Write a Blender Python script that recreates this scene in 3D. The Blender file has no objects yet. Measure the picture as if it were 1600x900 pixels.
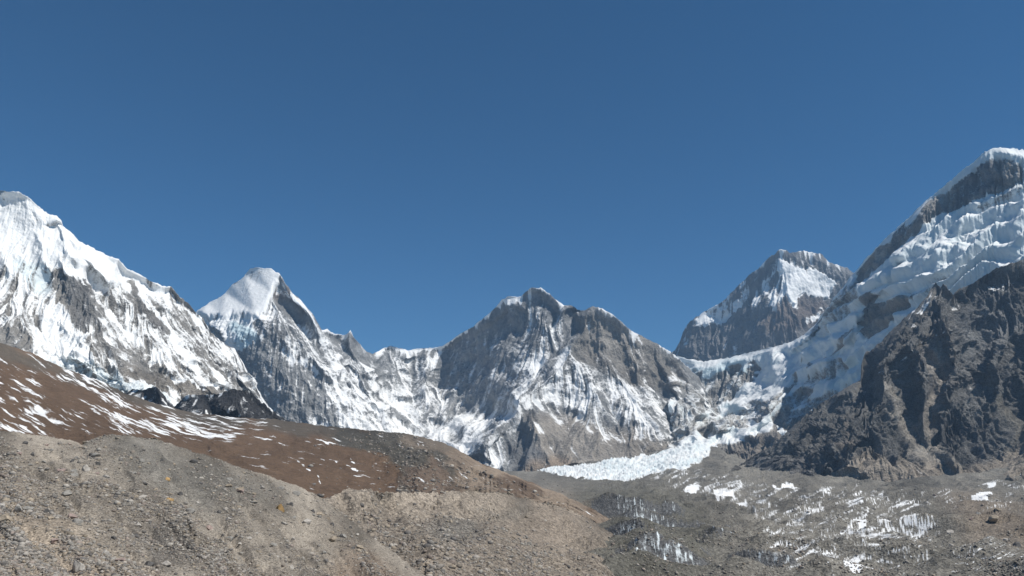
import bpy, math, random
import numpy as np, time
T0 = time.time()
from mathutils import Vector
from mathutils.geometry import delaunay_2d_cdt

# ------------------------------------------------------------------ camera, sky, sun
S = bpy.context.scene
F = 1190.0                       # focal length in photo pixels (1600 wide)
PITCH = math.radians(13.9)
cam = bpy.data.cameras.new('camera')
cam.sensor_width = 36.0
cam.lens = 36.0 * F / 1600.0
cam.clip_start = 0.5
cam.clip_end = 60000.0
cam_o = bpy.data.objects.new('camera', cam)
cam_o.rotation_euler = (math.radians(90) + PITCH, 0, 0)
S.collection.objects.link(cam_o)
S.camera = cam_o

SUN_EL = math.radians(54.0)
SUN_AZ = math.radians(116.0)      # clockwise from +Y (view direction)
sx, sy, sz = math.sin(SUN_AZ)*math.cos(SUN_EL), math.cos(SUN_AZ)*math.cos(SUN_EL), math.sin(SUN_EL)

world = bpy.data.worlds.new('World')
S.world = world
world.use_nodes = True
wn = world.node_tree.nodes
wl = world.node_tree.links
sky = wn.new('ShaderNodeTexSky')
sky.sky_type = 'NISHITA'
sky.sun_disc = False
sky.sun_elevation = SUN_EL
sky.sun_rotation = SUN_AZ
sky.altitude = 3600.0
sky.air_density = 1.0
sky.dust_density = 0.4
sky.ozone_density = 4.0
bg = wn['Background']
bg.inputs['Strength'].default_value = 0.072
tint = wn.new('ShaderNodeMix'); tint.data_type = 'RGBA'; tint.blend_type = 'MULTIPLY'
tint.inputs[0].default_value = 1.0
tint.inputs[7].default_value = (0.31, 0.88, 1.10, 1)        # deep high altitude blue
wl.new(sky.outputs[0], tint.inputs[6])
wl.new(tint.outputs[2], bg.inputs[0])

sun = bpy.data.lights.new('sun', 'SUN')
sun.energy = 4.6
sun.angle = math.radians(0.5)
sun.color = (1.0, 0.96, 0.89)
sun_o = bpy.data.objects.new('sun', sun)
sun_o.rotation_euler = Vector((sx, sy, sz)).to_track_quat('Z', 'Y').to_euler()
sun_o.location = (300, -200, 400)
S.collection.objects.link(sun_o)

S.view_settings.view_transform = 'Standard'
S.view_settings.look = 'None'
S.view_settings.exposure = 0.2
S.view_settings.gamma = 1.0
S.view_settings.use_curve_mapping = False
S.render.engine = 'CYCLES'
S.cycles.max_bounces = 4
S.cycles.diffuse_bounces = 3
S.cycles.volume_bounces = 0

# ------------------------------------------------------------------ numeric helpers
CP, SP = math.cos(PITCH), math.sin(PITCH)
def world_pt(px, py, d):
    a = (px - 800.0) / F
    b = (450.0 - py) / F
    return np.stack([d*a, d*(CP - b*SP), d*(SP + b*CP)], -1)

_PT = np.tile(np.random.RandomState(1234).permutation(4096).astype(np.int32), 2)
_G = np.array([(1,1,0),(-1,1,0),(1,-1,0),(-1,-1,0),(1,0,1),(-1,0,1),(1,0,-1),(-1,0,-1),
               (0,1,1),(0,-1,1),(0,1,-1),(0,-1,-1),(1,1,0),(-1,1,0),(0,-1,1),(0,-1,-1)], np.float32)
def perlin(P, seed=0):
    P = np.asarray(P)
    sh = P.shape[:-1]
    P = P.reshape(-1, 3)
    out = np.empty(len(P), np.float32)
    for b0 in range(0, len(P), 65536):
        Q = P[b0:b0+65536]
        I = np.floor(Q); f = (Q-I).astype(np.float32); I = I.astype(np.int32)
        u = f*f*f*(f*(f*6-15)+10)
        r = np.zeros(len(Q), np.float32)
        x, y, z = f[:,0], f[:,1], f[:,2]
        hx = [_PT[(I[:,0]+d+seed*57) & 4095] for d in (0,1)]
        for dx in (0,1):
            wx = u[:,0] if dx else 1-u[:,0]
            for dy in (0,1):
                w = wx*(u[:,1] if dy else 1-u[:,1])
                hy = _PT[(hx[dx]+I[:,1]+dy) & 4095]
                for dz in (0,1):
                    g = _G[_PT[(hy+I[:,2]+dz) & 4095] & 15]
                    r += w*(u[:,2] if dz else 1-u[:,2])*(g[:,0]*(x-dx)+g[:,1]*(y-dy)+g[:,2]*(z-dz))
        out[b0:b0+65536] = r
    return out.reshape(sh)
def fbm(P, scale, octv=4, seed=0, gain=0.5):
    r, a, t = 0, 1.0, 0
    for k in range(octv):
        r = r + a*perlin(P*(2.03**k/scale)+17.3*k, seed+k)
        t += a; a *= gain
    return r/t*1.6
def ridged(P, scale, octv=4, seed=0, gain=0.5):
    r, a, t, w = 0, 1.0, 0, 1.0
    for k in range(octv):
        n = 1-np.abs(perlin(P*(2.07**k/scale)+7.7*k, seed+k))*1.9
        n = np.clip(n, 0, 1)**2*w
        w = np.clip(n*1.6, 0, 1)
        r = r + a*n; t += a; a *= gain
    return r/t
def gauss(A, sy_, sx_=None):
    sx_ = sy_ if sx_ is None else sx_
    A = np.asarray(A, np.float64)
    for ax, sg in ((0, sy_), (1, sx_)):
        if sg < .2 or A.shape[ax] < 2: continue
        if sg > 5:                        # three box passes for the wide ones
            w = max(1, int(round(math.sqrt(12*sg*sg/3+1)))//2)
            for _ in range(3):
                pad = [(0,0),(0,0)]; pad[ax] = (w+1, w)
                B = np.cumsum(np.pad(A, pad, mode='edge'), axis=ax)
                n = 2*w+1
                A = (B[n:]-B[:-n])/n if ax == 0 else (B[:,n:]-B[:,:-n])/n
        else:
            r = int(3*sg)+1
            k = np.exp(-.5*(np.arange(-r, r+1)/sg)**2); k /= k.sum()
            pad = [(0,0),(0,0)]; pad[ax] = (r, r)
            B = np.pad(A, pad, mode='edge'); n = A.shape[ax]
            A = sum(k[t]*(B[t:t+n] if ax == 0 else B[:,t:t+n]) for t in range(2*r+1))
    return A
def sstep(a, b, x):
    t = np.clip((x-a)/(b-a), 0, 1)
    return t*t*(3-2*t)
def inpoly(poly, X, Y):
    c = np.zeros(X.shape, bool)
    n = len(poly)
    for i in range(n):
        x0, y0 = poly[i]; x1, y1 = poly[(i+1) % n]
        if y0 == y1: continue
        m = (Y > min(y0,y1)) & (Y <= max(y0,y1))
        c ^= m & (X < (x1-x0)*(Y-y0)/(y1-y0)+x0)
    return c
def interp_line(line, x):
    l = sorted(line); xs = [p[0] for p in l]
    return np.interp(x, xs, [p[1] for p in l])
def bil(A, r, c):
    r = np.clip(r, 0, A.shape[0]-1.001); c = np.clip(c, 0, A.shape[1]-1.001)
    i = r.astype(int); j = c.astype(int); fr = r-i; fc = c-j
    return (A[i,j]*(1-fr)*(1-fc)+A[i+1,j]*fr*(1-fc)+A[i,j+1]*(1-fr)*fc+A[i+1,j+1]*fr*fc)

def depth_raster(lines, x0, x1, y0, y1, st=2.0, blur=1.2):
    """planar facets between hand placed ridge and gully lines, as inverse depth"""
    pts, ids, edges = [], {}, []
    def pid(p):
        k = (round(p[0],2), round(p[1],2))
        if k not in ids:
            ids[k] = len(pts); pts.append((k[0], k[1], p[2]))
        return ids[k]
    for l in lines:
        q = [pid(p) for p in l]
        for a, b in zip(q[:-1], q[1:]):
            if a != b: edges.append((a, b))
    for cx in (x0-80, x1+80):                     # far corners take the nearest depth
        for cy in (y0-80, y1+80):
            near = min(pts, key=lambda p: (p[0]-cx)**2+(p[1]-cy)**2)
            pid((cx, cy, near[2]))
    V, E, T, ov, oe, of = delaunay_2d_cdt([Vector((p[0], p[1])) for p in pts], edges, [], 0, 1e-4)
    inv = []
    known = [(p[0], p[1], 1.0/p[2]) for p in pts]
    for k, v in enumerate(V):
        o = ov[k]
        if o: inv.append(1.0/pts[o[0]][2])
        else:
            ws = [(1/((v.x-a)**2+(v.y-b)**2+1e-3)**1.5, c) for a, b, c in known]
            inv.append(sum(w*c for w, c in ws)/sum(w for w, c in ws))
    nx, ny = int((x1-x0)/st)+1, int((y1-y0)/st)+1
    R = np.full((ny, nx), np.nan)
    for t in T:
        for m in range(1, len(t)-1):
            ia, ib, ic = t[0], t[m], t[m+1]
            a, b, c = V[ia], V[ib], V[ic]
            den = (b.y-c.y)*(a.x-c.x)+(c.x-b.x)*(a.y-c.y)
            if abs(den) < 1e-6: continue
            j0 = max(0, int((min(a.x,b.x,c.x)-x0)/st)); j1 = min(nx-1, int((max(a.x,b.x,c.x)-x0)/st)+1)
            i0 = max(0, int((min(a.y,b.y,c.y)-y0)/st)); i1 = min(ny-1, int((max(a.y,b.y,c.y)-y0)/st)+1)
            if j1 < j0 or i1 < i0: continue
            X = x0+np.arange(j0, j1+1)[None]*st; Y = y0+np.arange(i0, i1+1)[:,None]*st
            wa = ((b.y-c.y)*(X-c.x)+(c.x-b.x)*(Y-c.y))/den
            wb = ((c.y-a.y)*(X-c.x)+(a.x-c.x)*(Y-c.y))/den
            wc = 1-wa-wb
            m_ = (wa > -1e-4) & (wb > -1e-4) & (wc > -1e-4)
            sub = R[i0:i1+1, j0:j1+1]
            sub[m_] = (wa*inv[ia]+wb*inv[ib]+wc*inv[ic])[m_]
    R[np.isnan(R)] = np.nanmean(R)
    return gauss(R, blur) if blur else R

def lic(Wr, Wc, N, L):
    rows, cols = N.shape
    ii, jj = np.meshgrid(np.arange(rows, dtype=np.float32), np.arange(cols, dtype=np.float32), indexing='ij')
    acc = N.copy(); wt = 1.0
    for sgn in (1, -1):
        r, c = ii.copy(), jj.copy()
        for k in range(L):
            a = np.clip(r, 0, rows-1).astype(np.int32); b = np.clip(c, 0, cols-1).astype(np.int32)
            r += sgn*Wr[a,b]; c += sgn*Wc[a,b]
            a = np.clip(r+.5, 0, rows-1).astype(np.int32); b = np.clip(c+.5, 0, cols-1).astype(np.int32)
            w = 1-k/L
            acc += N[a,b]*w
            if sgn == 1: wt += 2*w
    return acc/acc.std()

class Field: pass

def build_field(name, crest, bottom, lines, du=1.0, dv=1.0, warp=6.0, seed=1, blur=1.2, calm=None, crest_jit=1.0):
    """surface between the crest line and the bottom line; returns grids"""
    f = Field(); f.name = name; print(name, round(time.time()-T0, 1))
    x0, x1 = max(crest[0][0], bottom[0][0]), min(crest[-1][0], bottom[-1][0])
    cols = int((x1-x0)/du)+1
    U = x0+np.arange(cols)*du
    cr = interp_line(crest, U); bo = interp_line(bottom, U)
    rows = int(np.max(bo-cr)/dv)+2
    T = np.linspace(0, 1, rows)[:,None]
    PX = np.repeat(U[None], rows, 0); 
    rng = np.random.RandomState(seed)
    jit = gauss(rng.randn(1, cols)*1.0, .01, 1.2/du)[0]; jit = jit/jit.std()*0.55*crest_jit
    jit2 = gauss(rng.randn(1, cols)*1.0, .01, 4/du)[0]; jit += jit2/jit2.std()*0.7*crest_jit
    PY = (cr+jit)[None]*(1-T)+bo[None]*T
    ymin, ymax = cr.min()-10, bo.max()+10
    R = depth_raster([crest, bottom]+lines, x0-20, x1+20, ymin, ymax, 2.0, blur)
    def wn_(s, k):
        n = gauss(np.random.RandomState(seed*31+k).randn(rows, cols), s/dv, s/du); return n/n.std()
    f.rnd = wn_
    k = sstep(0, 12, PY-cr[None])
    if calm is not None: k = k*(1-gauss(inpoly(calm, PX, PY).astype(float), 5))
    wx = (wn_(14, 1)+.5*wn_(6, 2))*warp*k; wy = (wn_(14, 3)+.5*wn_(6, 4))*warp*k
    inv = bil(R, (PY+wy-ymin)/2.0, (PX+wx-(x0-20))/2.0)
    D = 1/inv
    f.PX, f.PY, f.D, f.T, f.cr, f.U = PX, PY, D, np.repeat(T, cols, 1), cr, U
    f.P = world_pt(PX, PY, D)
    f.du, f.dv, f.seed = du, dv, seed
    f.rows, f.cols = rows, cols
    return f

def normals(P):
    Pr = np.gradient(P, axis=0); Pc = np.gradient(P, axis=1)
    n = np.cross(Pr, Pc)
    n /= np.linalg.norm(n, axis=-1, keepdims=True)+1e-9
    return n

def fall_dirs(P, sm):
    Q = np.stack([gauss(P[...,k], sm) for k in range(3)], -1)
    Pr = np.gradient(Q, axis=0); Pc = np.gradient(Q, axis=1)
    a = (Pr*Pr).sum(-1); b = (Pr*Pc).sum(-1); c = (Pc*Pc).sum(-1)
    zr, zc = Pr[...,2], Pc[...,2]
    det = a*c-b*b+1e-6
    wr = -(c*zr-b*zc)/det; wc = -(-b*zr+a*zc)/det
    l = np.sqrt(wr*wr+wc*wc)+1e-9
    wr = np.maximum(wr/l, .45); wc = wc/l
    l = np.sqrt(wr*wr+wc*wc)
    return (wr/l).astype(np.float32), (wc/l).astype(np.float32)

def streaks(f, widths, L=26, sm=5):
    wr, wc = fall_dirs(f.P, sm)
    out = []
    for k, w in enumerate(widths):
        n = f.rnd(w, 20+k).astype(np.float32)
        out.append(lic(wr, wc, n, int(L*max(1, w/2.5))))
    return out

def paint(f, regions, base=0.0, feather=3.0, warp=5.0):
    wx = f.rnd(9, 40)*warp+f.rnd(3, 41)*warp*.45; wy = f.rnd(9, 42)*warp*.8+f.rnd(3, 43)*warp*.35
    X, Y = f.PX+wx, f.PY+wy
    A = np.full(X.shape, float(base))
    for r in regions:
        poly, val = r[0], r[1]
        fe = r[2] if len(r) > 2 else feather
        m = inpoly(poly, X, Y).astype(float)
        if fe: m = gauss(m, fe/f.dv, fe/f.du)
        A = A*(1-m)+val*m
    return A

def strip(pts, w):
    """thin polygon following a line, width w (or per-point widths)"""
    ws = w if isinstance(w, (list, tuple)) else [w]*len(pts)
    a, b = [], []
    for i, p in enumerate(pts):
        q0 = pts[max(0, i-1)]; q1 = pts[min(len(pts)-1, i+1)]
        dx, dy = q1[0]-q0[0], q1[1]-q0[1]; l = math.hypot(dx, dy) or 1
        nx, ny = -dy/l*ws[i]/2, dx/l*ws[i]/2
        a.append((p[0]+nx, p[1]+ny)); b.append((p[0]-nx, p[1]-ny))
    return a+b[::-1]

C = S.collection
def grid_mesh(name, P, mat, attrs, parent=None, kind='structure', mask=None, smooth=True):
    rows, cols = P.shape[:2]
    idx = np.arange(rows*cols).reshape(rows, cols)
    q = np.stack([idx[:-1,:-1], idx[1:,:-1], idx[1:,1:], idx[:-1,1:]], -1).reshape(-1, 4)
    if mask is not None:
        q = q[mask[:-1,:-1].reshape(-1)]
        used = np.zeros(rows*cols, bool); used[q.ravel()] = True
        remap = np.cumsum(used)-1; q = remap[q]
    else:
        used = np.ones(rows*cols, bool)
    V = P.reshape(-1, 3)[used]
    me = bpy.data.meshes.new(name)
    me.vertices.add(len(V)); me.vertices.foreach_set('co', V.astype(np.float32).ravel())
    me.loops.add(q.size); me.loops.foreach_set('vertex_index', q.astype(np.int32).ravel())
    me.polygons.add(len(q)); me.polygons.foreach_set('loop_start', (np.arange(len(q))*4).astype(np.int32))
    me.update(calc_edges=True)
    for k, A in attrs.items():
        if A.ndim == 3:
            at = me.attributes.new(k, 'FLOAT_COLOR', 'POINT')
            c = A.reshape(-1, 3)[used]; c = np.concatenate([c, np.ones((len(c), 1))], 1)
            at.data.foreach_set('color', c.astype(np.float32).ravel())
        else:
            at = me.attributes.new(k, 'FLOAT', 'POINT')
            at.data.foreach_set('value', A.reshape(-1)[used].astype(np.float32))
    if smooth: me.polygons.foreach_set('use_smooth', np.ones(len(q), bool))
    me.materials.append(mat)
    o = bpy.data.objects.new(name, me); C.objects.link(o)
    if kind: o['kind'] = kind
    if parent: o.parent = parent
    return o

def with_back(P, attrs, width, drop, n=8):
    """closes the far side of a ridge with a slope falling away"""
    top = P[0]
    h = top[:, :2]/np.linalg.norm(top[:, :2], axis=1, keepdims=True)
    rows = []
    for k in range(n, 0, -1):
        q = top.copy(); s = k/n
        q[:, :2] += h*width*s
        q[:, 2] -= drop*s**1.1+0.02*width*s
        rows.append(q)
    Pn = np.concatenate([np.array(rows), P], 0)
    A = {k: np.concatenate([np.repeat(a[:1], n, 0), a], 0) for k, a in attrs.items()}
    return Pn, A

# ------------------------------------------------------------------ materials
def nd(nt, t, **kw):
    n = nt.nodes.new(t)
    for k, v in kw.items(): setattr(n, k, v)
    return n
def noise(nt, coord, scale, detail=4, rough=.55):
    n = nd(nt, 'ShaderNodeTexNoise'); n.inputs['Scale'].default_value = scale
    n.inputs['Detail'].default_value = detail; n.inputs['Roughness'].default_value = rough
    nt.links.new(coord, n.inputs['Vector']); return n.outputs['Fac']
def mth(nt, op, a, b=None, clamp=False):
    n = nd(nt, 'ShaderNodeMath', operation=op); n.use_clamp = clamp
    for i, v in enumerate((a, b)):
        if v is None: continue
        if isinstance(v, (int, float)): n.inputs[i].default_value = v
        else: nt.links.new(v, n.inputs[i])
    return n.outputs[0]
def mrange(nt, v, a, b, c=0.0, d=1.0):
    n = nd(nt, 'ShaderNodeMapRange'); n.interpolation_type = 'SMOOTHSTEP'
    nt.links.new(v, n.inputs[0])
    for i, x in zip((1,2,3,4), (a,b,c,d)): n.inputs[i].default_value = x
    return n.outputs[0]
def mixc(nt, f, a, b, mode='MIX'):
    n = nd(nt, 'ShaderNodeMix', data_type='RGBA'); n.blend_type = mode
    if isinstance(f, (int, float)): n.inputs[0].default_value = f
    else: nt.links.new(f, n.inputs[0])
    for i, v in ((6, a), (7, b)):
        if isinstance(v, tuple): n.inputs[i].default_value = (*v, 1)
        else: nt.links.new(v, n.inputs[i])
    return n.outputs[2]
def attr(nt, name):
    n = nd(nt, 'ShaderNodeAttribute'); n.attribute_name = name; return n

SNOW = (0.80, 0.805, 0.80)
ICE = (0.50, 0.62, 0.66)
def terrain_mat(name, s, snow_k=0.7, edge=0.12, rock_var=0.55, bump=1.0, snow_bump=0.35, speck=0.0):
    """s = size in metres of the finest visible grain"""
    m = bpy.data.materials.new(name); m.use_nodes = True
    nt = m.node_tree; b = nt.nodes['Principled BSDF']
    co = nd(nt, 'ShaderNodeTexCoord').outputs['Object']
    n1 = noise(nt, co, 1/(s*1.2), 3, .6)
    n2 = noise(nt, co, 1/(s*5), 4, .6)
    n3 = noise(nt, co, 1/(s*26), 3, .55)
    sn = attr(nt, 'snow').outputs['Fac']
    w = mth(nt, 'ADD', mth(nt, 'MULTIPLY', mth(nt, 'SUBTRACT', n1, .5), snow_k),
            mth(nt, 'MULTIPLY', mth(nt, 'SUBTRACT', n2, .5), snow_k*1.1))
    fac = mrange(nt, mth(nt, 'ADD', sn, w), -edge, edge)
    rock = attr(nt, 'rock').outputs['Color']
    v = mth(nt, 'ADD', mth(nt, 'MULTIPLY', mth(nt, 'SUBTRACT', n1, .5), rock_var*1.6), 1.0)
    v = mth(nt, 'ADD', v, mth(nt, 'MULTIPLY', mth(nt, 'SUBTRACT', n2, .5), rock_var*1.5))
    v = mth(nt, 'ADD', v, mth(nt, 'MULTIPLY', mth(nt, 'SUBTRACT', n3, .5), rock_var*.9))
    if speck:
        vo = nd(nt, 'ShaderNodeTexVoronoi'); vo.inputs['Scale'].default_value = 1/(s*1.1)
        nt.links.new(co, vo.inputs['Vector'])
        sep = nd(nt, 'ShaderNodeSeparateColor'); nt.links.new(vo.outputs['Color'], sep.inputs[0])
        v = mth(nt, 'ADD', v, mth(nt, 'MULTIPLY', mth(nt, 'SUBTRACT', sep.outputs[0], .5), speck))
    v = mth(nt, 'MAXIMUM', v, .12)
    cc = nd(nt, 'ShaderNodeCombineColor')
    for i in range(3): nt.links.new(v, cc.inputs[i])
    rc = mixc(nt, 1.0, rock, cc.outputs[0], 'MULTIPLY')
    ice = attr(nt, 'ice').outputs['Fac']
    sc = mixc(nt, ice, SNOW, ICE)
    col = mixc(nt, fac, rc, sc)
    nt.links.new(col, b.inputs['Base Color'])
    ro = mrange(nt, fac, 0, 1, .92, .62); nt.links.new(ro, b.inputs['Roughness'])
    b.inputs['Specular IOR Level'].default_value = .18
    hgt = mth(nt, 'ADD', mth(nt, 'MULTIPLY', n1, s*1.0), mth(nt, 'MULTIPLY', n2, s*3.2))
    if speck: hgt = mth(nt, 'ADD', hgt, mth(nt, 'MULTIPLY', sep.outputs[1], s*.5))
    bp = nd(nt, 'ShaderNodeBump'); bp.inputs['Distance'].default_value = bump
    nt.links.new(mrange(nt, fac, 0, 1, 1.0, snow_bump), bp.inputs['Strength'])
    nt.links.new(hgt, bp.inputs['Height']); nt.links.new(bp.outputs[0], b.inputs['Normal'])
    return m

mat_far = terrain_mat('far_rock_snow', 11, .9, edge=.35, rock_var=.4, bump=.8)
mat_mtn = terrain_mat('mountain_rock_snow', 5.5, 1.5, edge=.5, rock_var=.8, bump=1.1)
mat_right = terrain_mat('glaciated_rock', 6, 1.1, edge=.4, rock_var=.8, bump=1., snow_bump=.35)
mat_dark = terrain_mat('dark_rock', 4, .9, edge=.3, rock_var=.9, bump=1.0, speck=.5)
mat_hill = terrain_mat('brown_turf', 1.6, .6, edge=.42, rock_var=.45, bump=.6, speck=.25)
mat_valley = terrain_mat('glacier_debris', 1.3, .7, edge=.3, rock_var=.6, bump=.8, speck=.8)
mat_near = terrain_mat('moraine_gravel', .22, .5, edge=.15, rock_var=.6, bump=.8, speck=.9)

def finish(f, disp, S_, rock, ice, name, mat, back=(900, 700), mask_split=None, smooth=True, zonly=False, extra=None):
    N = normals(np.stack([gauss(f.P[...,k], 6) for k in range(3)], -1))
    if zonly: N = np.zeros_like(N); N[...,2] = 1
    fade = .1+.9*sstep(0, 20, f.PY-f.cr[None])
    f.P = f.P+N*(disp*fade)[...,None]
    if extra is not None: f.P[...,2] += extra
    f.N = normals(f.P)
    f.S = S_(f) if callable(S_) else S_
    ic = ice(f) if callable(ice) else ice
    rk = rock(f) if callable(rock) else rock
    A = {'snow': f.S, 'rock': rk, 'ice': ic}
    P = f.P
    n = 0
    if back:
        P, A = with_back(P, A, *back); n = 8
    if mask_split is None:
        return [grid_mesh(name, P, mat, A, smooth=smooth)]
    lab = np.concatenate([np.repeat(mask_split[:1], n, 0), mask_split], 0) if n else mask_split
    return [grid_mesh(nm, P, mat, A, mask=(lab == k), smooth=smooth) for k, nm in enumerate(name)]

def rockmap(f, base, regions=(), var=.12, seed=9, feather=6):
    R = np.zeros((f.rows, f.cols, 3)); R[:] = base
    wx = f.rnd(9, 60)*5; wy = f.rnd(9, 61)*4
    for r in regions:
        m = inpoly(r[0], f.PX+wx, f.PY+wy).astype(float)
        fe = r[2] if len(r) > 2 else feather
        m = gauss(m, fe/f.dv, fe/f.du)[...,None]
        R = R*(1-m)+np.array(r[1])*m
    v = 1+var*f.rnd(20, 62)+var*.6*f.rnd(5, 63)
    return R*np.clip(v, .4, 1.7)[...,None]

# ================================================================== THE FAR PEAK
crA = [(1030,565,9700),(1056,545,9600),(1063,530,9500),(1070,513,9450),(1080,499,9400),(1100,487,9350),(1120,476,9300),(1135,465,9250),
       (1150,450,9200),(1165,435,9150),(1175,425,9100),(1184,421,9080),(1195,409,9050),(1205,400,9000),(1213,394,8960),(1218,389,8950),(1227,391,8950),(1234,396,8960),
       (1248,392,9000),(1262,391,9050),(1276,393,9050),(1286,398,9050),(1296,408,9050),(1306,413,9080),(1318,417,9100),(1332,424,9100),(1380,460,9300)]
boA = [(1030,600,8900),(1150,600,8600),(1250,600,8000),(1380,600,8500)]
f = build_field('A', crA, boA, [
    [(1220,392,8950),(1216,425,8830),(1232,457,8600),(1241,500,8350),(1250,560,8050)],
    [(1232,457,8600),(1265,480,8650),(1285,520,8600)],
    [(1232,457,8600),(1205,482,8600),(1190,520,8500),(1180,580,8300)],
    [(1290,410,9000),(1300,450,8950),(1330,480,8900)],
    [(1218,425,8830),(1185,455,8980),(1160,490,9000),(1140,540,8850)],
    [(1135,468,9200),(1110,510,9150),(1090,550,9000)],
    [(1185,455,8980),(1178,480,8850),(1165,520,8750)],
    [(1085,500,9300),(1072,540,9150)]], seed=3, warp=3)
st = streaks(f, [.9, 2.2, 9], 18, 4)
SA = paint(f, [([(1030,600),(1060,560),(1080,500),(1140,480),(1240,455),(1300,470),(1400,560),(1400,600)], -.75),
    ([(1080,500),(1120,476),(1125,480),(1116,508),(1080,508)], .9),
    ([(1116,508),(1125,480),(1160,460),(1152,480),(1122,512)], .5),
    ([(1165,478),(1185,445),(1216,425),(1190,455),(1187,462),(1180,484)], .7),
    ([(1195,455),(1216,428),(1230,440),(1232,457),(1205,482),(1198,470)], .45),
    ([(1216,425),(1222,405),(1240,415),(1290,425),(1305,440),(1290,470),(1265,466),(1255,478),(1233,457)], 1.5, 2),
    ([(1262,495),(1285,480),(1280,500),(1270,505)], .6),
    (strip([(1195,530),(1180,570)], 5), .2), (strip([(1140,540),(1110,590)], 5), .1), (strip([(1150,530),(1130,580)], 3), .2),
    ], -.35)
def sA(f): return SA+.05+st[1]*.22+st[0]*.28-.6*(0.55-f.N[...,2])
finish(f, (np.abs(st[0])*-12+np.abs(st[1])*-20)*(1-.7*sstep(.5, 1, SA))+st[2]*16+fbm(f.P, 200, 5, 3, .6)*26, sA,
       lambda f: rockmap(f, (.16,.158,.157), [([(1180,500),(1232,455),(1300,470),(1290,510),(1200,520)], (.155,.13,.115))]), f.P[...,0]*0, 'mountain_far_pyramid', mat_far, (1500,1500))

# ================================================================== PYRAMID PEAK, CIRQUE WALL, CENTRAL PEAK
crB = [(240,530,5750),(290,500,5700),(310,484,5720),(325,474,5700),(340,466,5680),(352,458,5665),(362,445,5655),(370,440,5645),(382,430,5625),(391,420,5610),(402,418,5590),(424,420,5545),(430,424,5530),(436,426,5510),(446,441,5460),
       (458,457,5450),(466,463,5440),(475,474,5430),(490,492,5430),(503,515,5450),(512,514,5600),(522,521,5700),(538,522,5750),(544,518,5700),(549,514,5700),(553,524,5720),(565,540,5900),(575,549,6000),(583,552,6100),
       (590,548,6200),(601,542,6300),(612,540,6300),(625,543,6350),(642,546,6350),(660,544,6350),(680,543,6350),(693,540,6300),(705,532,6250),(720,521,6200),(737,510,6100),(748,501,6050),(762,491,6000),
       (770,482,6000),(783,467,5950),(795,463,5900),(814,463,5850),(820,456,5820),(828,451,5800),(845,450,5780),(858,457,5750),(870,467,5700),(880,475,5680),(893,477,5700),(903,483,5720),(913,483,5650),
       (925,478,5600),(940,481,5550),(952,488,5550),(960,493,5550),(975,506,5550),(990,517,5600),(1010,528,5650),(1030,538,5700),(1050,549,5750),(1065,562,5800),(1090,585,5850),(1130,620,5950),(1200,670,6100)]
boB = [(240,660,5000),(430,680,4700),(600,690,4700),(680,706,4900),(720,722,4500),(760,735,4300),(830,740,4150),(900,735,4150),(1000,724,4250),(1050,715,4500),(1100,712,4900),(1200,720,5300)]
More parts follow.
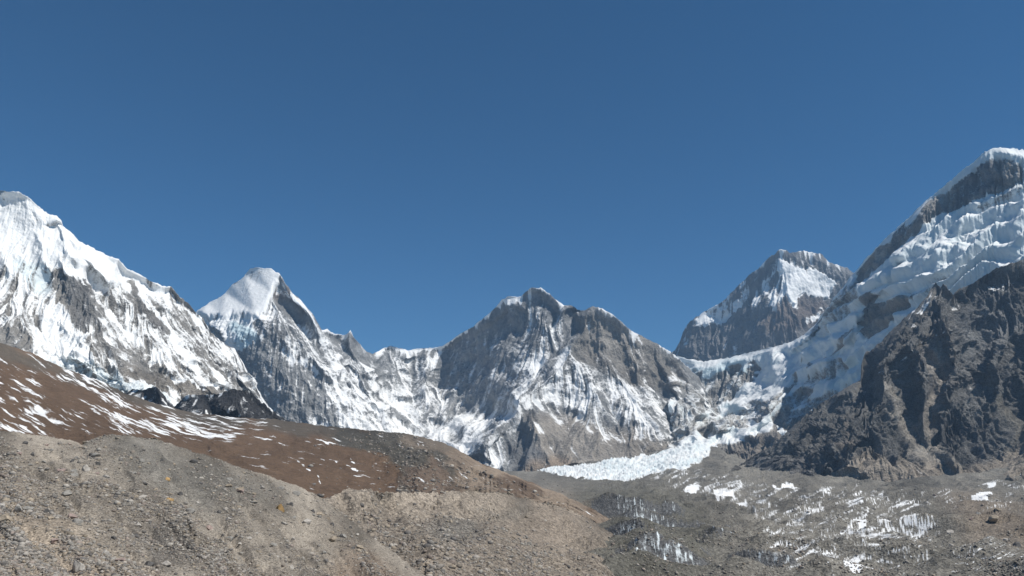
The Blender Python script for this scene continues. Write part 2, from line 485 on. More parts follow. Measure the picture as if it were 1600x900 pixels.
f = build_field('B', crB, boB, [
    # pyramid
    [(345,492,5320),(397,487,5210),(418,477,5270),(425,455,5370),(432,430,5490)],
    [(310,490,5480),(345,492,5320)],
    [(320,505,5300),(365,536,5080),(400,530,5060),(397,487,5210)],
    [(365,536,5080),(372,560,5060),(390,640,4900)],
    [(400,530,5060),(425,560,4930),(460,610,4800),(490,670,4680)],
    [(397,487,5210),(412,500,5090),(425,560,4930)],
    [(425,455,5370),(442,482,5230),(470,530,5080),(510,600,4900),(550,670,4720)],
    [(429,450,5440),(448,474,5420),(466,492,5380),(500,540,5250),(540,610,4980)],
    [(436,428,5468),(448,452,5380),(482,492,5270),(506,524,5330),(530,580,5130),(570,640,4900),(600,680,4750)],
    [(522,523,5650),(545,570,5420),(575,630,5120),(605,675,4950)],
    [(549,516,5650),(556,560,5430),(590,620,5130),(620,676,4950)],
    [(560,536,5850),(590,600,5480),(625,665,5150)],
    [(583,554,6100),(604,600,5800),(630,645,5450),(648,680,5150)],
    # cirque wall and basin
    [(640,548,6330),(645,600,6000),(655,650,5550),(670,682,5200)],
    [(672,548,6300),(668,600,5900),(684,655,5480)],
    [(695,545,6280),(690,600,6060),(700,650,5500),(735,641,5500),(765,646,5350)],
    [(684,655,5480),(700,690,5050),(730,715,4600)],
    [(735,641,5500),(740,680,4900)],
    # shaded face of the central peak
    [(737,514,6080),(728,560,6080),(722,610,5900),(735,641,5500)],
    [(783,470,5930),(770,530,5900),(750,590,5780),(748,625,5520),(765,646,5350)],
    [(845,453,5770),(835,500,5620),(800,560,5500),(775,610,5350),(765,646,5350)],
    [(890,482,5620),(862,520,5480),(830,560,5400),(800,610,5150),(782,640,5000)],
    [(903,487,5760),(885,520,5560),(862,560,5330),(820,600,5120)],
    [(925,482,5560),(905,520,5400),(886,557,5170),(862,580,5040),(835,605,4900),(805,632,4700),(775,660,4560),(745,695,4430),(728,715,4380)],
    [(886,557,5170),(905,572,5130),(930,600,5010),(950,640,4830),(970,680,4550),(985,712,4280)],
    [(862,580,5040),(868,620,5000),(868,660,4720),(860,700,4420)],
    [(811,640,4680),(835,670,4480),(862,722,4200)],
    [(811,640,4680),(790,680,4500),(770,722,4330)],
    # brown face and ribs right of it
    [(940,484,5530),(935,530,5460),(950,570,5260),(985,610,5040),(1000,650,4820),(1025,690,4500)],
    [(920,545,5420),(940,600,5180),(965,645,4900)],
    [(985,518,5580),(990,560,5450),(1005,600,5200),(1030,650,4870),(1050,690,4600)],
    [(965,530,5560),(975,575,5400),(990,610,5190)],
    [(1015,534,5640),(1015,580,5500),(1035,620,5280),(1055,665,4980)],
    [(1035,545,5680),(1045,580,5420),(1060,620,5180),(1075,660,5000),(1080,690,4800)],
    [(1055,556,5740),(1070,600,5560),(1085,640,5400),(1090,680,5100)],
    [(1075,575,5700),(1095,610,5450),(1115,650,5350)]], seed=5, warp=4, crest_jit=.6, calm=[(300,486),(318,460),(375,400),(445,400),(440,430),(430,450),(420,484),(345,500)])
st = streaks(f, [.8, 1.9, 5, 15], 26, 4)
fb = fbm(f.P, 260, 5, 4)
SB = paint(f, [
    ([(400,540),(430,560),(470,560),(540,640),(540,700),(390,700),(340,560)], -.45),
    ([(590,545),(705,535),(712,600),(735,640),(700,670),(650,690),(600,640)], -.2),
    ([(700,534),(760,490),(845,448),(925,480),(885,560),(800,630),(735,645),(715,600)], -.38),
    (strip([(640,560),(652,600),(640,640)],[10,30,40]), .35),(strip([(672,560),(672,600),(690,640)],[10,24,30]), .4),
    (strip([(885,490),(860,530),(800,605),(770,625)], [8,26,30,20]), .1),
    (strip([(735,560),(737,590)], 12), .1),
    (strip([(905,515),(893,545),(850,590),(790,630)], [10,18,20,20]), .3),
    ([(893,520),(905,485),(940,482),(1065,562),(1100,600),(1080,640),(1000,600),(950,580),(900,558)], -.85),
    (strip([(940,482),(960,495)], 8), .6), (strip([(925,485),(928,505)], 8), .5),
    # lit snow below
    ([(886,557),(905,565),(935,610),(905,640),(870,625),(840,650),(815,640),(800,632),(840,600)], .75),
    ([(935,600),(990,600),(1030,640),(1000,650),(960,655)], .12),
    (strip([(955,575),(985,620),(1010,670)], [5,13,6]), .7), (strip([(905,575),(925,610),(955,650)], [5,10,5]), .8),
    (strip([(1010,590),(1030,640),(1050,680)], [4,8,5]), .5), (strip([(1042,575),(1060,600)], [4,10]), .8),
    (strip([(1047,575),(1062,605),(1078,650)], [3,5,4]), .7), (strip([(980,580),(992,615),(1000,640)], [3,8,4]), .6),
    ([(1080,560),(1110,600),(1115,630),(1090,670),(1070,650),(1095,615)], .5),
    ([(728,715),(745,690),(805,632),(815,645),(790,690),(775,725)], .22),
    # basin
    ([(655,690),(690,655),(735,641),(765,645),(757,668),(740,700),(722,722),(700,706)], .9),
    (strip([(695,668),(712,666)], 8), -.5), (strip([(700,680),(725,672)], 6), -.3),
    # scree fans, bare
    ([(780,740),(795,680),(811,645),(845,640),(870,660),(905,650),(960,680),(1000,690),(1060,695),(1100,690),(1060,730)], -1.2),
    (strip([(812,645),(828,672)], [2,4]), .4), (strip([(820,645),(850,670)], [3,6]), .3), (strip([(905,655),(940,690)], [8,3]), .2),
    (strip([(1000,650),(1020,672)],[6,3]),.5),
    # pyramid snow
    ([(300,495),(318,470),(362,435),(388,405),(428,405),(437,424),(426,455),(418,474),(397,484),(345,493)], 1.6, 1.5),
    ([(305,490),(345,489),(390,483),(432,478),(434,487),(398,489),(393,500),(402,515),(402,532),(367,545),(345,525),(322,508)], 1.3, 1.2),
    ([(430,447),(438,445),(481,488),(466,493)], -1.6, 1.2),
    (strip([(437,438),(450,455),(484,488),(502,515)], [4,7,7,5]), .9, 1.2),
    ([(425,456),(440,470),(470,515),(500,560),(520,640),(480,600),(440,540),(415,495)], -.05),
    (strip([(432,527),(452,548),(475,575),(495,592)], [3,12,14,5]), .9, 1.5),
    (strip([(470,500),(500,540),(540,600)], [6,14,10]), .2),
    ([(500,560),(520,555),(560,610),(620,680),(540,690),(520,640)], .6),
    (strip([(516,525),(545,585),(590,650),(620,675)], [6,14,16,10]), .7),
    (strip([(568,560),(590,610),(625,665)], [6,12,14]), .6),
    (strip([(525,540),(550,560)],[10,16]), -.7),
    ([(538,528),(549,516),(560,540),(570,562),(556,566),(545,545)], -1.0),
    ([(600,660),(630,650),(660,680),(650,695),(590,690)], .7),
    (strip([(480,650),(520,672)], 10), .5)], -.1)
crest_snow = np.zeros(f.cols)
for a, b, v in [(384,436,2.5),(315,362,1.5),(592,700,2.2),(700,775,1.4),(776,815,2.4),(840,885,1.0),(935,962,.9),(1030,1060,1.2),(505,552,1.4)]:
    crest_snow = np.maximum(crest_snow, v*((f.U >= a) & (f.U <= b)))
crest_snow = gauss(crest_snow[None], .01, 1.5)[0]
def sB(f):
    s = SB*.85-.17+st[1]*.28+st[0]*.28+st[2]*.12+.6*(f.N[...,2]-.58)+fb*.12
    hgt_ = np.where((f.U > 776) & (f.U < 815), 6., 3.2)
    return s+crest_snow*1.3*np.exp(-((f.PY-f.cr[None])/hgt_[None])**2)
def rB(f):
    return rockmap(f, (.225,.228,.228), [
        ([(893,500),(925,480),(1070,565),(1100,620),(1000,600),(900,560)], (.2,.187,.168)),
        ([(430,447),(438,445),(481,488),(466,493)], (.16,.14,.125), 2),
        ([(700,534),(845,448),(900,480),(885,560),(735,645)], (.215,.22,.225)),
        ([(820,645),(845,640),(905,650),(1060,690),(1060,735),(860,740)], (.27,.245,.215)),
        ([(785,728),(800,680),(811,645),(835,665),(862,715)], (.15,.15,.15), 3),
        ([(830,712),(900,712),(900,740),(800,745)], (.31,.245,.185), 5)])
iceB = paint(f, [([(352,498),(372,497),(398,512),(404,530),(372,545),(362,520)], .9, 2)], 0)
rough = .07+.93*(1-paint(f, [([(300,484),(318,470),(388,400),(430,400),(440,420),(432,440),(420,474),(397,484),(345,493)], 1, 2), ([(840,650),(905,650),(1000,690),(1060,700),(1060,740),(800,740)], .6, 6)], 0))
disp = (-np.abs(st[0])*3.5-np.abs(st[1])*7-np.abs(st[2])*13-np.abs(st[3])*16)*rough+fb*16*rough+fbm(f.P, 45, 3, 6, .6)*9*rough
gl = interp_line([(500,583),(552,583),(600,606),(645,634),(690,655),(760,690)], f.PY)
gl2 = interp_line([(500,700),(545,700),(600,716),(641,735),(700,712),(760,700)], f.PY)
lab = np.where(f.PX < gl, 0, 1)
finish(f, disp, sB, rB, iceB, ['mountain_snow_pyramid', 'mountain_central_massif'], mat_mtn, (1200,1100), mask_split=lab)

# ================================================================== RIGHT MASSIF WITH HANGING GLACIERS AND THE PASS
crC = [(1045,556,6200),(1065,558,6100),(1080,562,6000),(1100,564,5950),(1130,561,5900),(1160,554,5800),(1200,545,5600),(1240,532,5450),(1262,518,5350),(1275,505,5250),(1290,485,5150),(1305,463,5050),
       (1330,432,4950),(1345,413,4900),(1370,385,4800),(1400,357,4700),(1420,340,4650),(1445,315,4550),(1468,296,4500),(1490,276,4450),(1515,257,4400),(1528,246,4370),(1538,238,4340),(1547,233,4320),(1557,230,4310),(1570,229,4300),(1584,231,4280),
       (1600,233,4250),(1700,250,4100),(1800,280,4000)]
boC = [(1045,735,4350),(1100,725,4350),(1200,735,4100),(1300,700,4000),(1400,620,3900),(1500,560,3700),(1600,520,3550),(1800,480,3400)]
f = build_field('C', crC, boC, [
    [(1060,575,5950),(1090,578,5850),(1130,576,5750),(1165,562,5650)],     # top of the ice cliff on the pass
    [(1090,592,5800),(1120,592,5700),(1150,585,5600)],
    [(1165,562,5650),(1175,590,5480),(1150,620,5400),(1130,650,5250),(1105,680,4950)],
    [(1240,540,5350),(1215,580,5200),(1190,610,5120),(1150,645,5080)],
    [(1275,510,5230),(1255,560,5000),(1220,610,4880),(1180,650,4820),(1130,680,4700)],
    [(1310,480,4950),(1300,530,4760),(1285,570,4660),(1250,620,4620),(1220,650,4600),(1160,690,4450)],
    [(1350,430,4780),(1340,480,4600),(1330,540,4450),(1320,580,4470),(1270,640,4480)],
    [(1395,390,4600),(1350,460,4500)],
    [(1345,455,4520),(1380,470,4380),(1360,530,4300),(1340,590,4200)],
    [(1470,300,4490),(1480,330,4350),(1440,370,4330),(1400,420,4280),(1400,470,4150)],
    [(1480,330,4350),(1530,320,4220),(1600,300,4080)],
    [(1440,370,4330),(1500,360,4120),(1600,340,3900)],
    [(1400,420,4280),(1470,410,4000),(1540,395,3850),(1600,375,3730)],
    [(1400,470,4150),(1480,440,3900),(1560,420,3750),(1600,410,3660)],
    [(1500,280,4420),(1560,260,4200),(1600,265,4130)],
    [(1065,715,4300),(1090,690,4420),(1130,676,4480),(1180,655,4520),(1220,630,4620)],
    [(1100,712,4300),(1140,697,4380),(1200,672,4400)]], seed=8, warp=3.5)
st = streaks(f, [.8, 2.2, 7, 18], 24, 5)
fb = fbm(f.P, 300, 5, 14)
rd = ridged(f.P*np.array([1,1,1.6]), 420, 4, 21)
gz = sstep(1230, 1420, f.PX)
SC = paint(f, [
    ([(1045,560),(1100,575),(1110,640),(1080,690),(1045,700)], -.4),
    # rock under the ridge
    ([(1350,412),(1400,357),(1468,300),(1535,246),(1558,238),(1570,247),(1600,250),(1600,285),(1560,300),(1540,300),(1500,322),(1468,327),(1440,350),(1400,390),(1350,440),(1320,480),(1280,512),(1262,525),(1300,470)], -.62, 2),
    ([(1560,300),(1600,280),(1600,300),(1570,320),(1510,330)], -.1, 4),
    ([(1262,522),(1300,478),(1350,430),(1350,450),(1320,490),(1290,520)], -.1),
    # dark rock island
    ([(1348,470),(1366,462),(1380,475),(1420,458),(1450,455),(1400,490),(1370,510),(1345,532),(1338,520)], -1.1, 2),
    (strip([(1400,480),(1440,455),(1470,440)], [12,14,8]), -.3),
    # mixed rock among the ice, lower
    (strip([(1180,560),(1172,580),(1160,595)], [10,12,8]), -.8, 2),
    ([(1100,600),(1125,590),(1165,568),(1160,600),(1130,640),(1110,655)], -.45),
    (strip([(1262,560),(1240,595),(1200,622),(1160,640)], [5,10,12,12]), -.5),
    (strip([(1320,560),(1300,580),(1260,600)], [10,14,12]), -.25),
    ([(1140,645),(1190,625),(1225,618),(1262,600),(1280,610),(1240,640),(1200,655),(1130,675),(1100,684),(1100,660)], -.45),
    ([(1220,650),(1270,620),(1340,590),(1330,620),(1270,660),(1225,700),(1190,715),(1195,680)], -.45),
    ([(1100,720),(1120,700),(1160,690),(1225,660),(1260,650),(1230,740),(1100,760)], -1.3, 3),
    (strip([(1265,590),(1300,545),(1340,500)], [4,7,5]), -.7, 1),
    # ramp snow
    ([(1045,730),(1062,700),(1080,678),(1095,682),(1130,676),(1180,656),(1222,630),(1224,638),(1190,660),(1150,680),(1115,700),(1100,735)], 1.4, 2),
    ([(1240,645),(1258,637),(1256,646),(1245,648)], 1.2, 1), (strip([(1210,672),(1228,668)], 3), .8, 1),
    (strip([(1150,690),(1190,676),(1210,662)],[4,6,4]), .3, 1.5)], .75)
def sC(f):
    s = SC*.95+.2+st[1]*.1+st[0]*.12+.35*(f.N[...,2]-.5)+fb*.15
    hgt_ = interp_line([(1040,4),(1200,3),(1262,2),(1345,3),(1420,2),(1466,4),(1474,10),(1535,14),(1560,15),(1600,22),(1800,22)], f.U)
    return s+2.2*np.exp(-((f.PY-f.cr[None])/hgt_[None])**4)
def iC(f):
    steep = sstep(.75, .45, f.N[...,2])
    lee = sstep(.1, .7, -f.N[...,0])
    return np.clip(steep*.4+paint(f, [([(1060,572),(1165,562),(1170,580),(1110,598),(1080,595)], .7),([(1140,650),(1150,625),(1163,640),(1155,655)], .8),([(1300,590),(1335,560),(1345,590),(1300,625)], .7)], .1), 0, 1)
def rC(f):
    return rockmap(f, (.26,.25,.235), [([(1480,270),(1540,240),(1570,250),(1560,290),(1500,320)], (.16,.165,.17)),
        ([(1340,460),(1460,450),(1340,535)], (.25,.23,.205)),
        ([(1100,720),(1120,700),(1260,650),(1230,740),(1100,760)], (.23,.205,.18))])
# terraces: seracs and ice cliffs stepping down the hanging glacier
hh = f.P[...,2]+fb*60+f.rnd(22, 77)*30+f.rnd(8, 78)*5-.5*f.P[...,0]
step = 88.0
ph = hh/step; fr = ph-np.floor(ph)
terr = (sstep(.15, .85, fr)-fr)
tm = paint(f, [([(1340,440),(1400,400),(1440,350),(1500,325),(1600,300),(1800,280),(1800,480),(1600,520),(1400,520),(1330,600),(1250,600),(1240,530)], 1.0, 10)], .15)
disp = (st[0]*2.5+st[1]*5*(1-gz*.5)+st[2]*9+fb*26)+(rd-.4)*16*tm+terr*130*tm
rockm = gauss((SC < -.2).astype(float), 2)
disp = disp+rockm*(-np.abs(st[0])*7-np.abs(st[1])*12+fbm(f.P, 70, 4, 5)*18)
finish(f, disp, sC, rC, iC, 'mountain_glaciated_shoulder', mat_right, (1200,1100))

# ================================================================== DARK ROCK BUTTRESS
crD = [(1140,728,3350),(1170,716,3320),(1190,703,3300),(1215,685,3250),(1235,668,3250),(1262,640,3250),(1300,617,3250),(1330,600,3250),(1342,592,3250),(1346,565,3260),(1352,550,3300),(1375,532,3300),(1392,515,3300),(1412,495,3300),
       (1432,480,3300),(1446,462,3300),(1455,448,3350),(1462,441,3350),(1468,447,3340),(1475,438,3300),(1484,448,3300),(1492,460,3300),(1499,453,3350),(1512,447,3400),(1535,432,3400),(1560,418,3400),(1580,408,3400),(1600,404,3400),(1650,385,3400),(1800,350,3300)]
boD = [(1140,775,2950),(1210,775,2700),(1260,780,2600),(1330,785,2450),(1400,780,2400),(1500,765,2350),(1600,745,2300),(1800,730,2200)]
f = build_field('D', crD, boD, [
    [(1475,440,3300),(1470,480,3120),(1430,512,3070),(1395,543,3060),(1352,575,3120)],
    [(1470,480,3120),(1490,510,3020),(1500,560,2930),(1480,620,2830),(1470,660,2760)],
    [(1430,512,3070),(1436,550,2960),(1445,600,2860),(1445,650,2780),(1450,690,2700)],
    [(1492,462,3330),(1515,500,3180),(1540,560,3080),(1535,590,3050)],
    [(1512,450,3390),(1545,500,3270),(1590,540,3150)],
    [(1600,500,3200),(1575,530,3020),(1550,560,2940),(1500,590,2860),(1478,610,2820)],
    [(1600,560,2960),(1560,620,2830),(1550,690,2660),(1545,740,2480)],
    [(1600,640,2860),(1590,700,2620)],
    [(1395,543,3060),(1380,580,2960),(1370,620,2880),(1340,660,2790),(1300,700,2740),(1270,740,2720)],
    [(1352,575,3120),(1320,620,3040),(1280,660,2990),(1240,700,2960),(1200,735,2950)],
    [(1380,580,2990),(1410,620,2900),(1425,660,2850),(1450,700,2720),(1490,745,2500)],
    [(1340,660,2790),(1370,690,2700),(1400,720,2580),(1440,745,2480)],
    [(1410,560,3040),(1420,600,2980),(1432,640,2880)],
    [(1465,560,3010),(1462,610,2930),(1455,660,2830)],
    [(1300,700,2740),(1320,725,2640),(1370,755,2500)],
    [(1210,740,2900),(1235,742,2830),(1280,738,2740),(1310,735,2680)],
    [(1210,755,2780),(1300,765,2620),(1400,765,2480),(1500,745,2440),(1600,725,2400)]], seed=12, warp=2.5)
st = streaks(f, [.8, 2.2, 5, 14], 20, 5)
fb = fbm(f.P, 150, 6, 24, .65)
SD = paint(f, [([(1540,440),(1600,400),(1600,425),(1540,455)], .1),
    (strip([(1530,452),(1500,470),(1498,480)], [3,4,2]), .2),
    (strip([(1505,505),(1450,530),(1400,558),(1362,580)], [3,4,5,3]), .25, 1),
    (strip([(1500,458),(1505,462)], 6), .8, 1),
    (strip([(1600,512),(1575,540),(1560,547)], [3,3,2]), .2, 1),
    (strip([(1500,600),(1480,612),(1470,620)], [2,4,2]), .2, 1),
    (strip([(1445,455),(1452,470),(1420,500)],[3,4,3]), .1, 1)], -.85)
def sD(f): return SD+st[1]*.12+st[0]*.2+.5*(f.N[...,2]-.6)+fb*.25
def rD(f):
    return rockmap(f, (.125,.122,.116), [
        ([(1475,490),(1500,540),(1480,600),(1455,560),(1440,520)], (.17,.155,.14)),
        (strip([(1375,585),(1400,620),(1425,670),(1460,720),(1500,745)], [14,20,28,40,60]), (.27,.245,.21), 3),
        (strip([(1468,550),(1460,620),(1440,680)], [12,18,30]), (.25,.225,.195), 3),
        (strip([(1310,650),(1330,680),(1300,690)], [12,22,12]), (.18,.16,.14), 3),
        ([(1500,470),(1600,420),(1600,500),(1570,540),(1530,570),(1510,520)], (.15,.15,.148)),
        (strip([(1560,620),(1590,660),(1600,700)], [20,24,30]), (.14,.13,.11), 5),
        ([(1140,735),(1200,715),(1260,690),(1300,745),(1210,790),(1140,790)], (.12,.115,.11), 5),
        ([(1140,800),(1150,758),(1215,752),(1290,748),(1330,700),(1370,690),(1420,715),(1500,725),(1560,705),(1600,695),(1800,690),(1800,800)], (.23,.2,.165), 4)], .14)
talus = gauss(inpoly([(1140,800),(1215,750),(1290,745),(1330,705),(1420,715),(1500,725),(1600,700),(1800,690),(1800,800)], f.PX, f.PY).astype(float), 6)
for q in (strip([(1375,585),(1400,620),(1425,670),(1460,720),(1500,745)], [14,20,28,40,60]), strip([(1468,550),(1460,620),(1440,680)], [12,18,30]),
          strip([(1560,620),(1590,660),(1600,700)], [20,24,30]), [(1140,735),(1180,712),(1225,705),(1245,720),(1230,790),(1140,790)]):
    talus = np.maximum(talus, gauss(inpoly(q, f.PX+f.rnd(5, 99)*3, f.PY+f.rnd(5, 100)*3).astype(float), 3))
disp = (-np.abs(st[0])*6-np.abs(st[1])*11-np.abs(st[2])*12-np.abs(st[3])*16+fb*22+(ridged(f.P*np.array([1.,1.,.7]), 80, 5, 3, .6)-.4)*26+fbm(f.P, 22, 4, 8, .65)*7)*(1-.72*talus)
finish(f, disp, sD, rD, f.P[...,0]*0, 'mountain_dark_buttress', mat_dark, (700,700))

# ================================================================== LEFT SNOW MOUNTAIN
crE = [(-160,262,2900),(-40,290,2950),(0,298,3000),(30,300,3000),(48,309,3020),(60,322,3040),(75,332,3060),(90,338,3080),(97,346,3080),(99,354,3080),(112,362,3100),(122,375,3120),(140,384,3150),(155,393,3180),(172,400,3190),
       (186,404,3200),(198,420,3230),(225,432,3280),(240,441,3300),(252,446,3320),(268,449,3350),(280,463,3380),(295,473,3420),(307,487,3450),(318,498,3470),(333,520,3500),(350,537,3530),(370,548,3550),(385,572,3550),(400,603,3550),
       (420,633,3550),(440,652,3560),(480,672,3580)]
boE = [(-160,570,2100),(0,590,2200),(100,620,2300),(200,645,2400),(300,665,2600),(430,690,2950),(480,690,3200)]
f = build_field('E', crE, boE, [
    [(-60,380,2850),(-20,450,2700),(0,520,2450)],
    [(0,330,2980),(0,400,2860),(22,450,2720),(40,500,2560),(55,548,2380)],
    [(45,350,2980),(60,420,2840),(75,470,2730),(70,540,2480),(150,585,2450)],
    [(75,412,2830),(100,415,2860),(140,455,2840),(165,505,2700)],
    [(75,415,2840),(100,470,2740),(135,512,2640),(165,508,2680)],
    [(165,508,2700),(200,560,2580),(240,600,2560),(280,640,2540)],
    [(150,430,3030),(175,480,2920),(205,530,2820),(250,580,2760)],
    [(200,435,3180),(230,490,2980),(250,530,2900),(285,580,2800),(340,625,2760)],
    [(255,460,3260),(275,520,3120),(310,570,3000),(360,625,2920)],
    [(285,475,3370),(320,540,3230),(350,590,3130),(385,640,3060)],
    [(210,560,2660),(280,575,2760),(330,605,2760),(355,620,2850)],
    [(130,560,2430),(190,585,2450),(250,625,2430),(290,645,2480)],
    [(95,345,3020),(130,400,2970),(170,440,2960)]], seed=17, warp=3.5)
st = streaks(f, [.8, 2.1, 6, 16], 20, 5)
fb = fbm(f.P, 170, 6, 34, .6)
SE = paint(f, [
    ([(-160,262),(0,298),(98,350),(200,418),(268,449),(270,465),(230,450),(200,450),(150,430),(100,408),(70,402),(60,440),(0,390),(-160,380)], 1.0, 6),
    ([(0,420),(20,440),(45,490),(60,540),(55,560),(20,545),(0,535),(-160,530),(-160,420)], -.05),
    ([(0,510),(20,505),(45,515),(58,535),(55,558),(25,548),(0,538),(-100,530)], -.9, 3),
    ([(25,400),(60,410),(90,470),(130,530),(100,540),(60,480),(30,440)], .45),
    ([(68,412),(82,408),(118,425),(140,450),(140,445),(160,490),(165,510),(145,512),(120,505),(100,470),(80,440)], -1.0, 2),
    ([(165,505),(190,530),(225,560),(210,575),(180,550),(150,525)], -.35),
    (strip([(205,437),(222,468),(245,500),(262,520)], [8,14,22,14]), -.9, 2),
    (strip([(270,455),(290,500),(330,560),(380,620)], [8,14,20,28]), -.3, 3),
    (strip([(140,505),(190,545),(235,590),(280,600),(340,615)], [10,22,18,22,26]), -.45, 3),
    (strip([(215,570),(260,588),(310,600),(350,615)], [10,16,22,20]), -1.1, 3),
    (strip([(250,480),(270,520),(300,560),(350,605)], [6,10,10,12]), .9, 2),
    (strip([(175,470),(210,520),(250,555),(300,590),(370,610)], [6,8,10,12,6]), .7, 2),
    ([(60,470),(100,480),(130,525),(150,545),(175,580),(215,590),(260,610),(290,640),(200,625),(130,590),(100,570),(75,560),(55,552),(62,520)], .95, 4),
    ([(0,545),(25,548),(60,560),(60,580),(0,560),(-160,540)], -.1),
    ], .12)
crest_e = 2.0*sstep(285, 250, f.U)[None]*np.exp(-((f.PY-f.cr[None])/9)**2)*(1-.55*np.clip(f.rnd(7, 98), 0, 1.5))
def sE(f): return SE+crest_e+.0+(st[1]*.3+st[0]*.32)*(1-.6*sm_)+st[2]*.08+.5*(f.N[...,2]-.58)+fb*.16
def rE(f): return rockmap(f, (.24,.23,.215), [([(68,412),(118,425),(160,490),(165,510),(120,505)], (.18,.178,.175)),
        ([(215,565),(300,590),(350,610),(340,630),(200,590)], (.21,.19,.165)), ([(205,437),(262,520),(240,520)], (.14,.135,.13))])
iE = paint(f, [([(25,395),(60,410),(75,450),(50,445)], .5), ([(75,560),(150,560),(215,590),(290,630),(200,620),(130,590)], .35)], .02)
tongue = paint(f, [([(60,540),(130,550),(175,580),(215,590),(260,610),(290,640),(200,625),(100,580)], 1, 6)], 0)
sm_ = paint(f, [([(-160,262),(0,298),(98,350),(268,449),(270,465),(150,430),(70,402),(0,390),(-160,380)], 1., 10)], 0)
disp = (-np.abs(st[0])*3.5-np.abs(st[1])*6-np.abs(st[2])*9-np.abs(st[3])*9+fb*13+fbm(f.P, 26, 3, 6, .6)*5)*(1-.6*sm_)+tongue*(ridged(f.P*np.array([1,1,2.5]), 45, 3, 8)-.4)*26
finish(f, disp, sE, rE, iE, 'mountain_snowy_flank', mat_mtn, (700,600))

# ================================================================== SMALL DARK HILLS
crF = [(170,632,2250),(195,618,2200),(207,608,2200),(220,610,2200),(232,606,2150),(243,604,2100),(252,612,2080),(265,627,2100),(273,637,2130),(282,626,2100),(290,618,2080),(320,617,2070),(345,614,2060),(358,610,2050),(367,607,2050),(380,609,2050),(393,613,2060),(410,628,2080),(430,645,2100),(470,668,2150)]
boF = [(170,680,1950),(300,690,1900),(470,700,1950)]
f = build_field('F', crF, boF, [[(243,608,2090),(255,640,2000),(262,665,1950)],[(367,609,2045),(350,640,1960),(320,660,1930)],[(367,609,2045),(385,640,1960),(395,665,1950)],
    [(300,625,2060),(285,645,2000)],[(273,645,2100),(275,665,2040)],[(325,630,2060),(330,655,1990)]], seed=23, warp=3, du=.8, dv=.8)
st = streaks(f, [1.3, 3.5, 8], 12, 4)
fb = fbm(f.P, 60, 5, 44, .6)
SF = paint(f, [([(225,625),(245,640),(250,660),(232,650)], .3), ([(290,640),(330,640),(345,655),(290,655)], -.1)], -.5)
finish(f, fb*12-np.abs(st[1])*5, lambda f: SF+st[0]*.2+st[1]*.15+fb*.3, lambda f: rockmap(f, (.045,.045,.047), [([(205,600),(228,600),(235,640),(190,640)], (.09,.085,.08))]), f.P[...,0]*0, 'hills_dark_rock', mat_dark, (300,260))

# ================================================================== BROWN HILL
crG = [(-160,480,1150),(0,535,1200),(50,552,1250),(100,575,1300),(150,592,1350),(200,615,1400),(250,632,1450),(300,644,1500),(360,652,1500),(430,655,1500),(480,662,1450),(540,668,1400),(600,674,1350),
       (650,680,1300),(690,690,1250),(720,705,1200),(750,722,1150),(780,734,1130),(810,745,1100),(840,757,1080),(880,772,1050),(920,792,1030),(970,822,960),(1010,850,880),(1035,872,820)]
boG = [(-160,770,300),(0,770,320),(200,785,350),(400,815,420),(540,820,500),(620,800,580),(720,800,640),(790,800,700),(850,810,780),(900,820,850),(970,850,860),(1035,882,790)]
f = build_field('G', crG, boG, [
    [(540,672,1390),(600,700,1150),(630,730,950),(645,770,720)],
    [(640,684,1290),(700,715,1080),(735,745,900),(740,770,760)],
    [(0,600,900),(150,640,950),(300,680,950),(450,700,960),(560,730,900),(600,765,760)],
    [(0,560,1080),(150,612,1200),(300,655,1320),(430,668,1300),(520,682,1260)],
    [(750,735,1050),(790,765,850),(830,785,820)],[(780,745,1020),(850,780,900)]], seed=29, warp=1, dv=.8, crest_jit=.6)
st = streaks(f, [1.2, 3.5, 9], 14, 5)
fb = fbm(f.P, 60, 6, 54, .55)
# snow lies in bands along the terracettes that follow the slope's contours
wr, wc = fall_dirs(f.P, 9)
t1 = np.tan(np.radians(14.0))
sl = interp_line([(-160,26),(0,24),(200,22),(330,9),(500,18),(640,28)], f.PX); sl = np.radians(sl)
Wc_, Wr_ = np.cos(sl).astype(np.float32), np.sin(sl).astype(np.float32)
b1 = lic(Wr_, Wc_, f.rnd(.75, 90).astype(np.float32), 11)
b2 = lic(Wr_, Wc_, f.rnd(1.5, 91).astype(np.float32), 22)
b3 = lic(Wr_, Wc_, f.rnd(5, 92).astype(np.float32), 30)
SG = paint(f, [
    ([(-160,500),(0,540),(60,565),(150,600),(250,640),(200,640),(100,600),(0,575),(-160,560)], .35, 5),
    ([(0,545),(40,553),(90,585),(60,590),(0,565),(-160,540)], -.9, 4),
    ([(0,585),(60,595),(100,640),(150,660),(150,680),(-160,690),(-160,580)], -.2, 8),
    ([(100,600),(150,640),(180,680),(130,680),(90,640)], -.4, 8),
    ([(130,625),(200,645),(280,655),(360,670),(420,690),(330,690),(250,684),(190,670),(150,650)], .45, 7),
    ([(150,592),(200,615),(300,644),(420,662),(420,680),(300,665),(180,625)], -.15, 5),
    ([(420,672),(520,680),(540,700),(470,705)], -.35, 5),
    ([(0,650),(60,660),(80,685),(0,680)], .1, 5)], -1.05)
sl1 = [strip([(495,685),(512,697)],2.5), strip([(514,716),(528,724)],2.2), strip([(547,715),(560,723)],2.2), strip([(541,728),(558,736)],2.8), strip([(464,720),(485,735)],1.8), strip([(489,737),(502,750)],1.6), strip([(500,717),(508,720)],2), strip([(430,688),(445,694)],2.4)]
SG2 = paint(f, [(p, 1.6, .5) for p in sl1], 0, warp=1)
def sG(f): return SG-.5+SG2+b1*.46+b2*.34+b3*.16
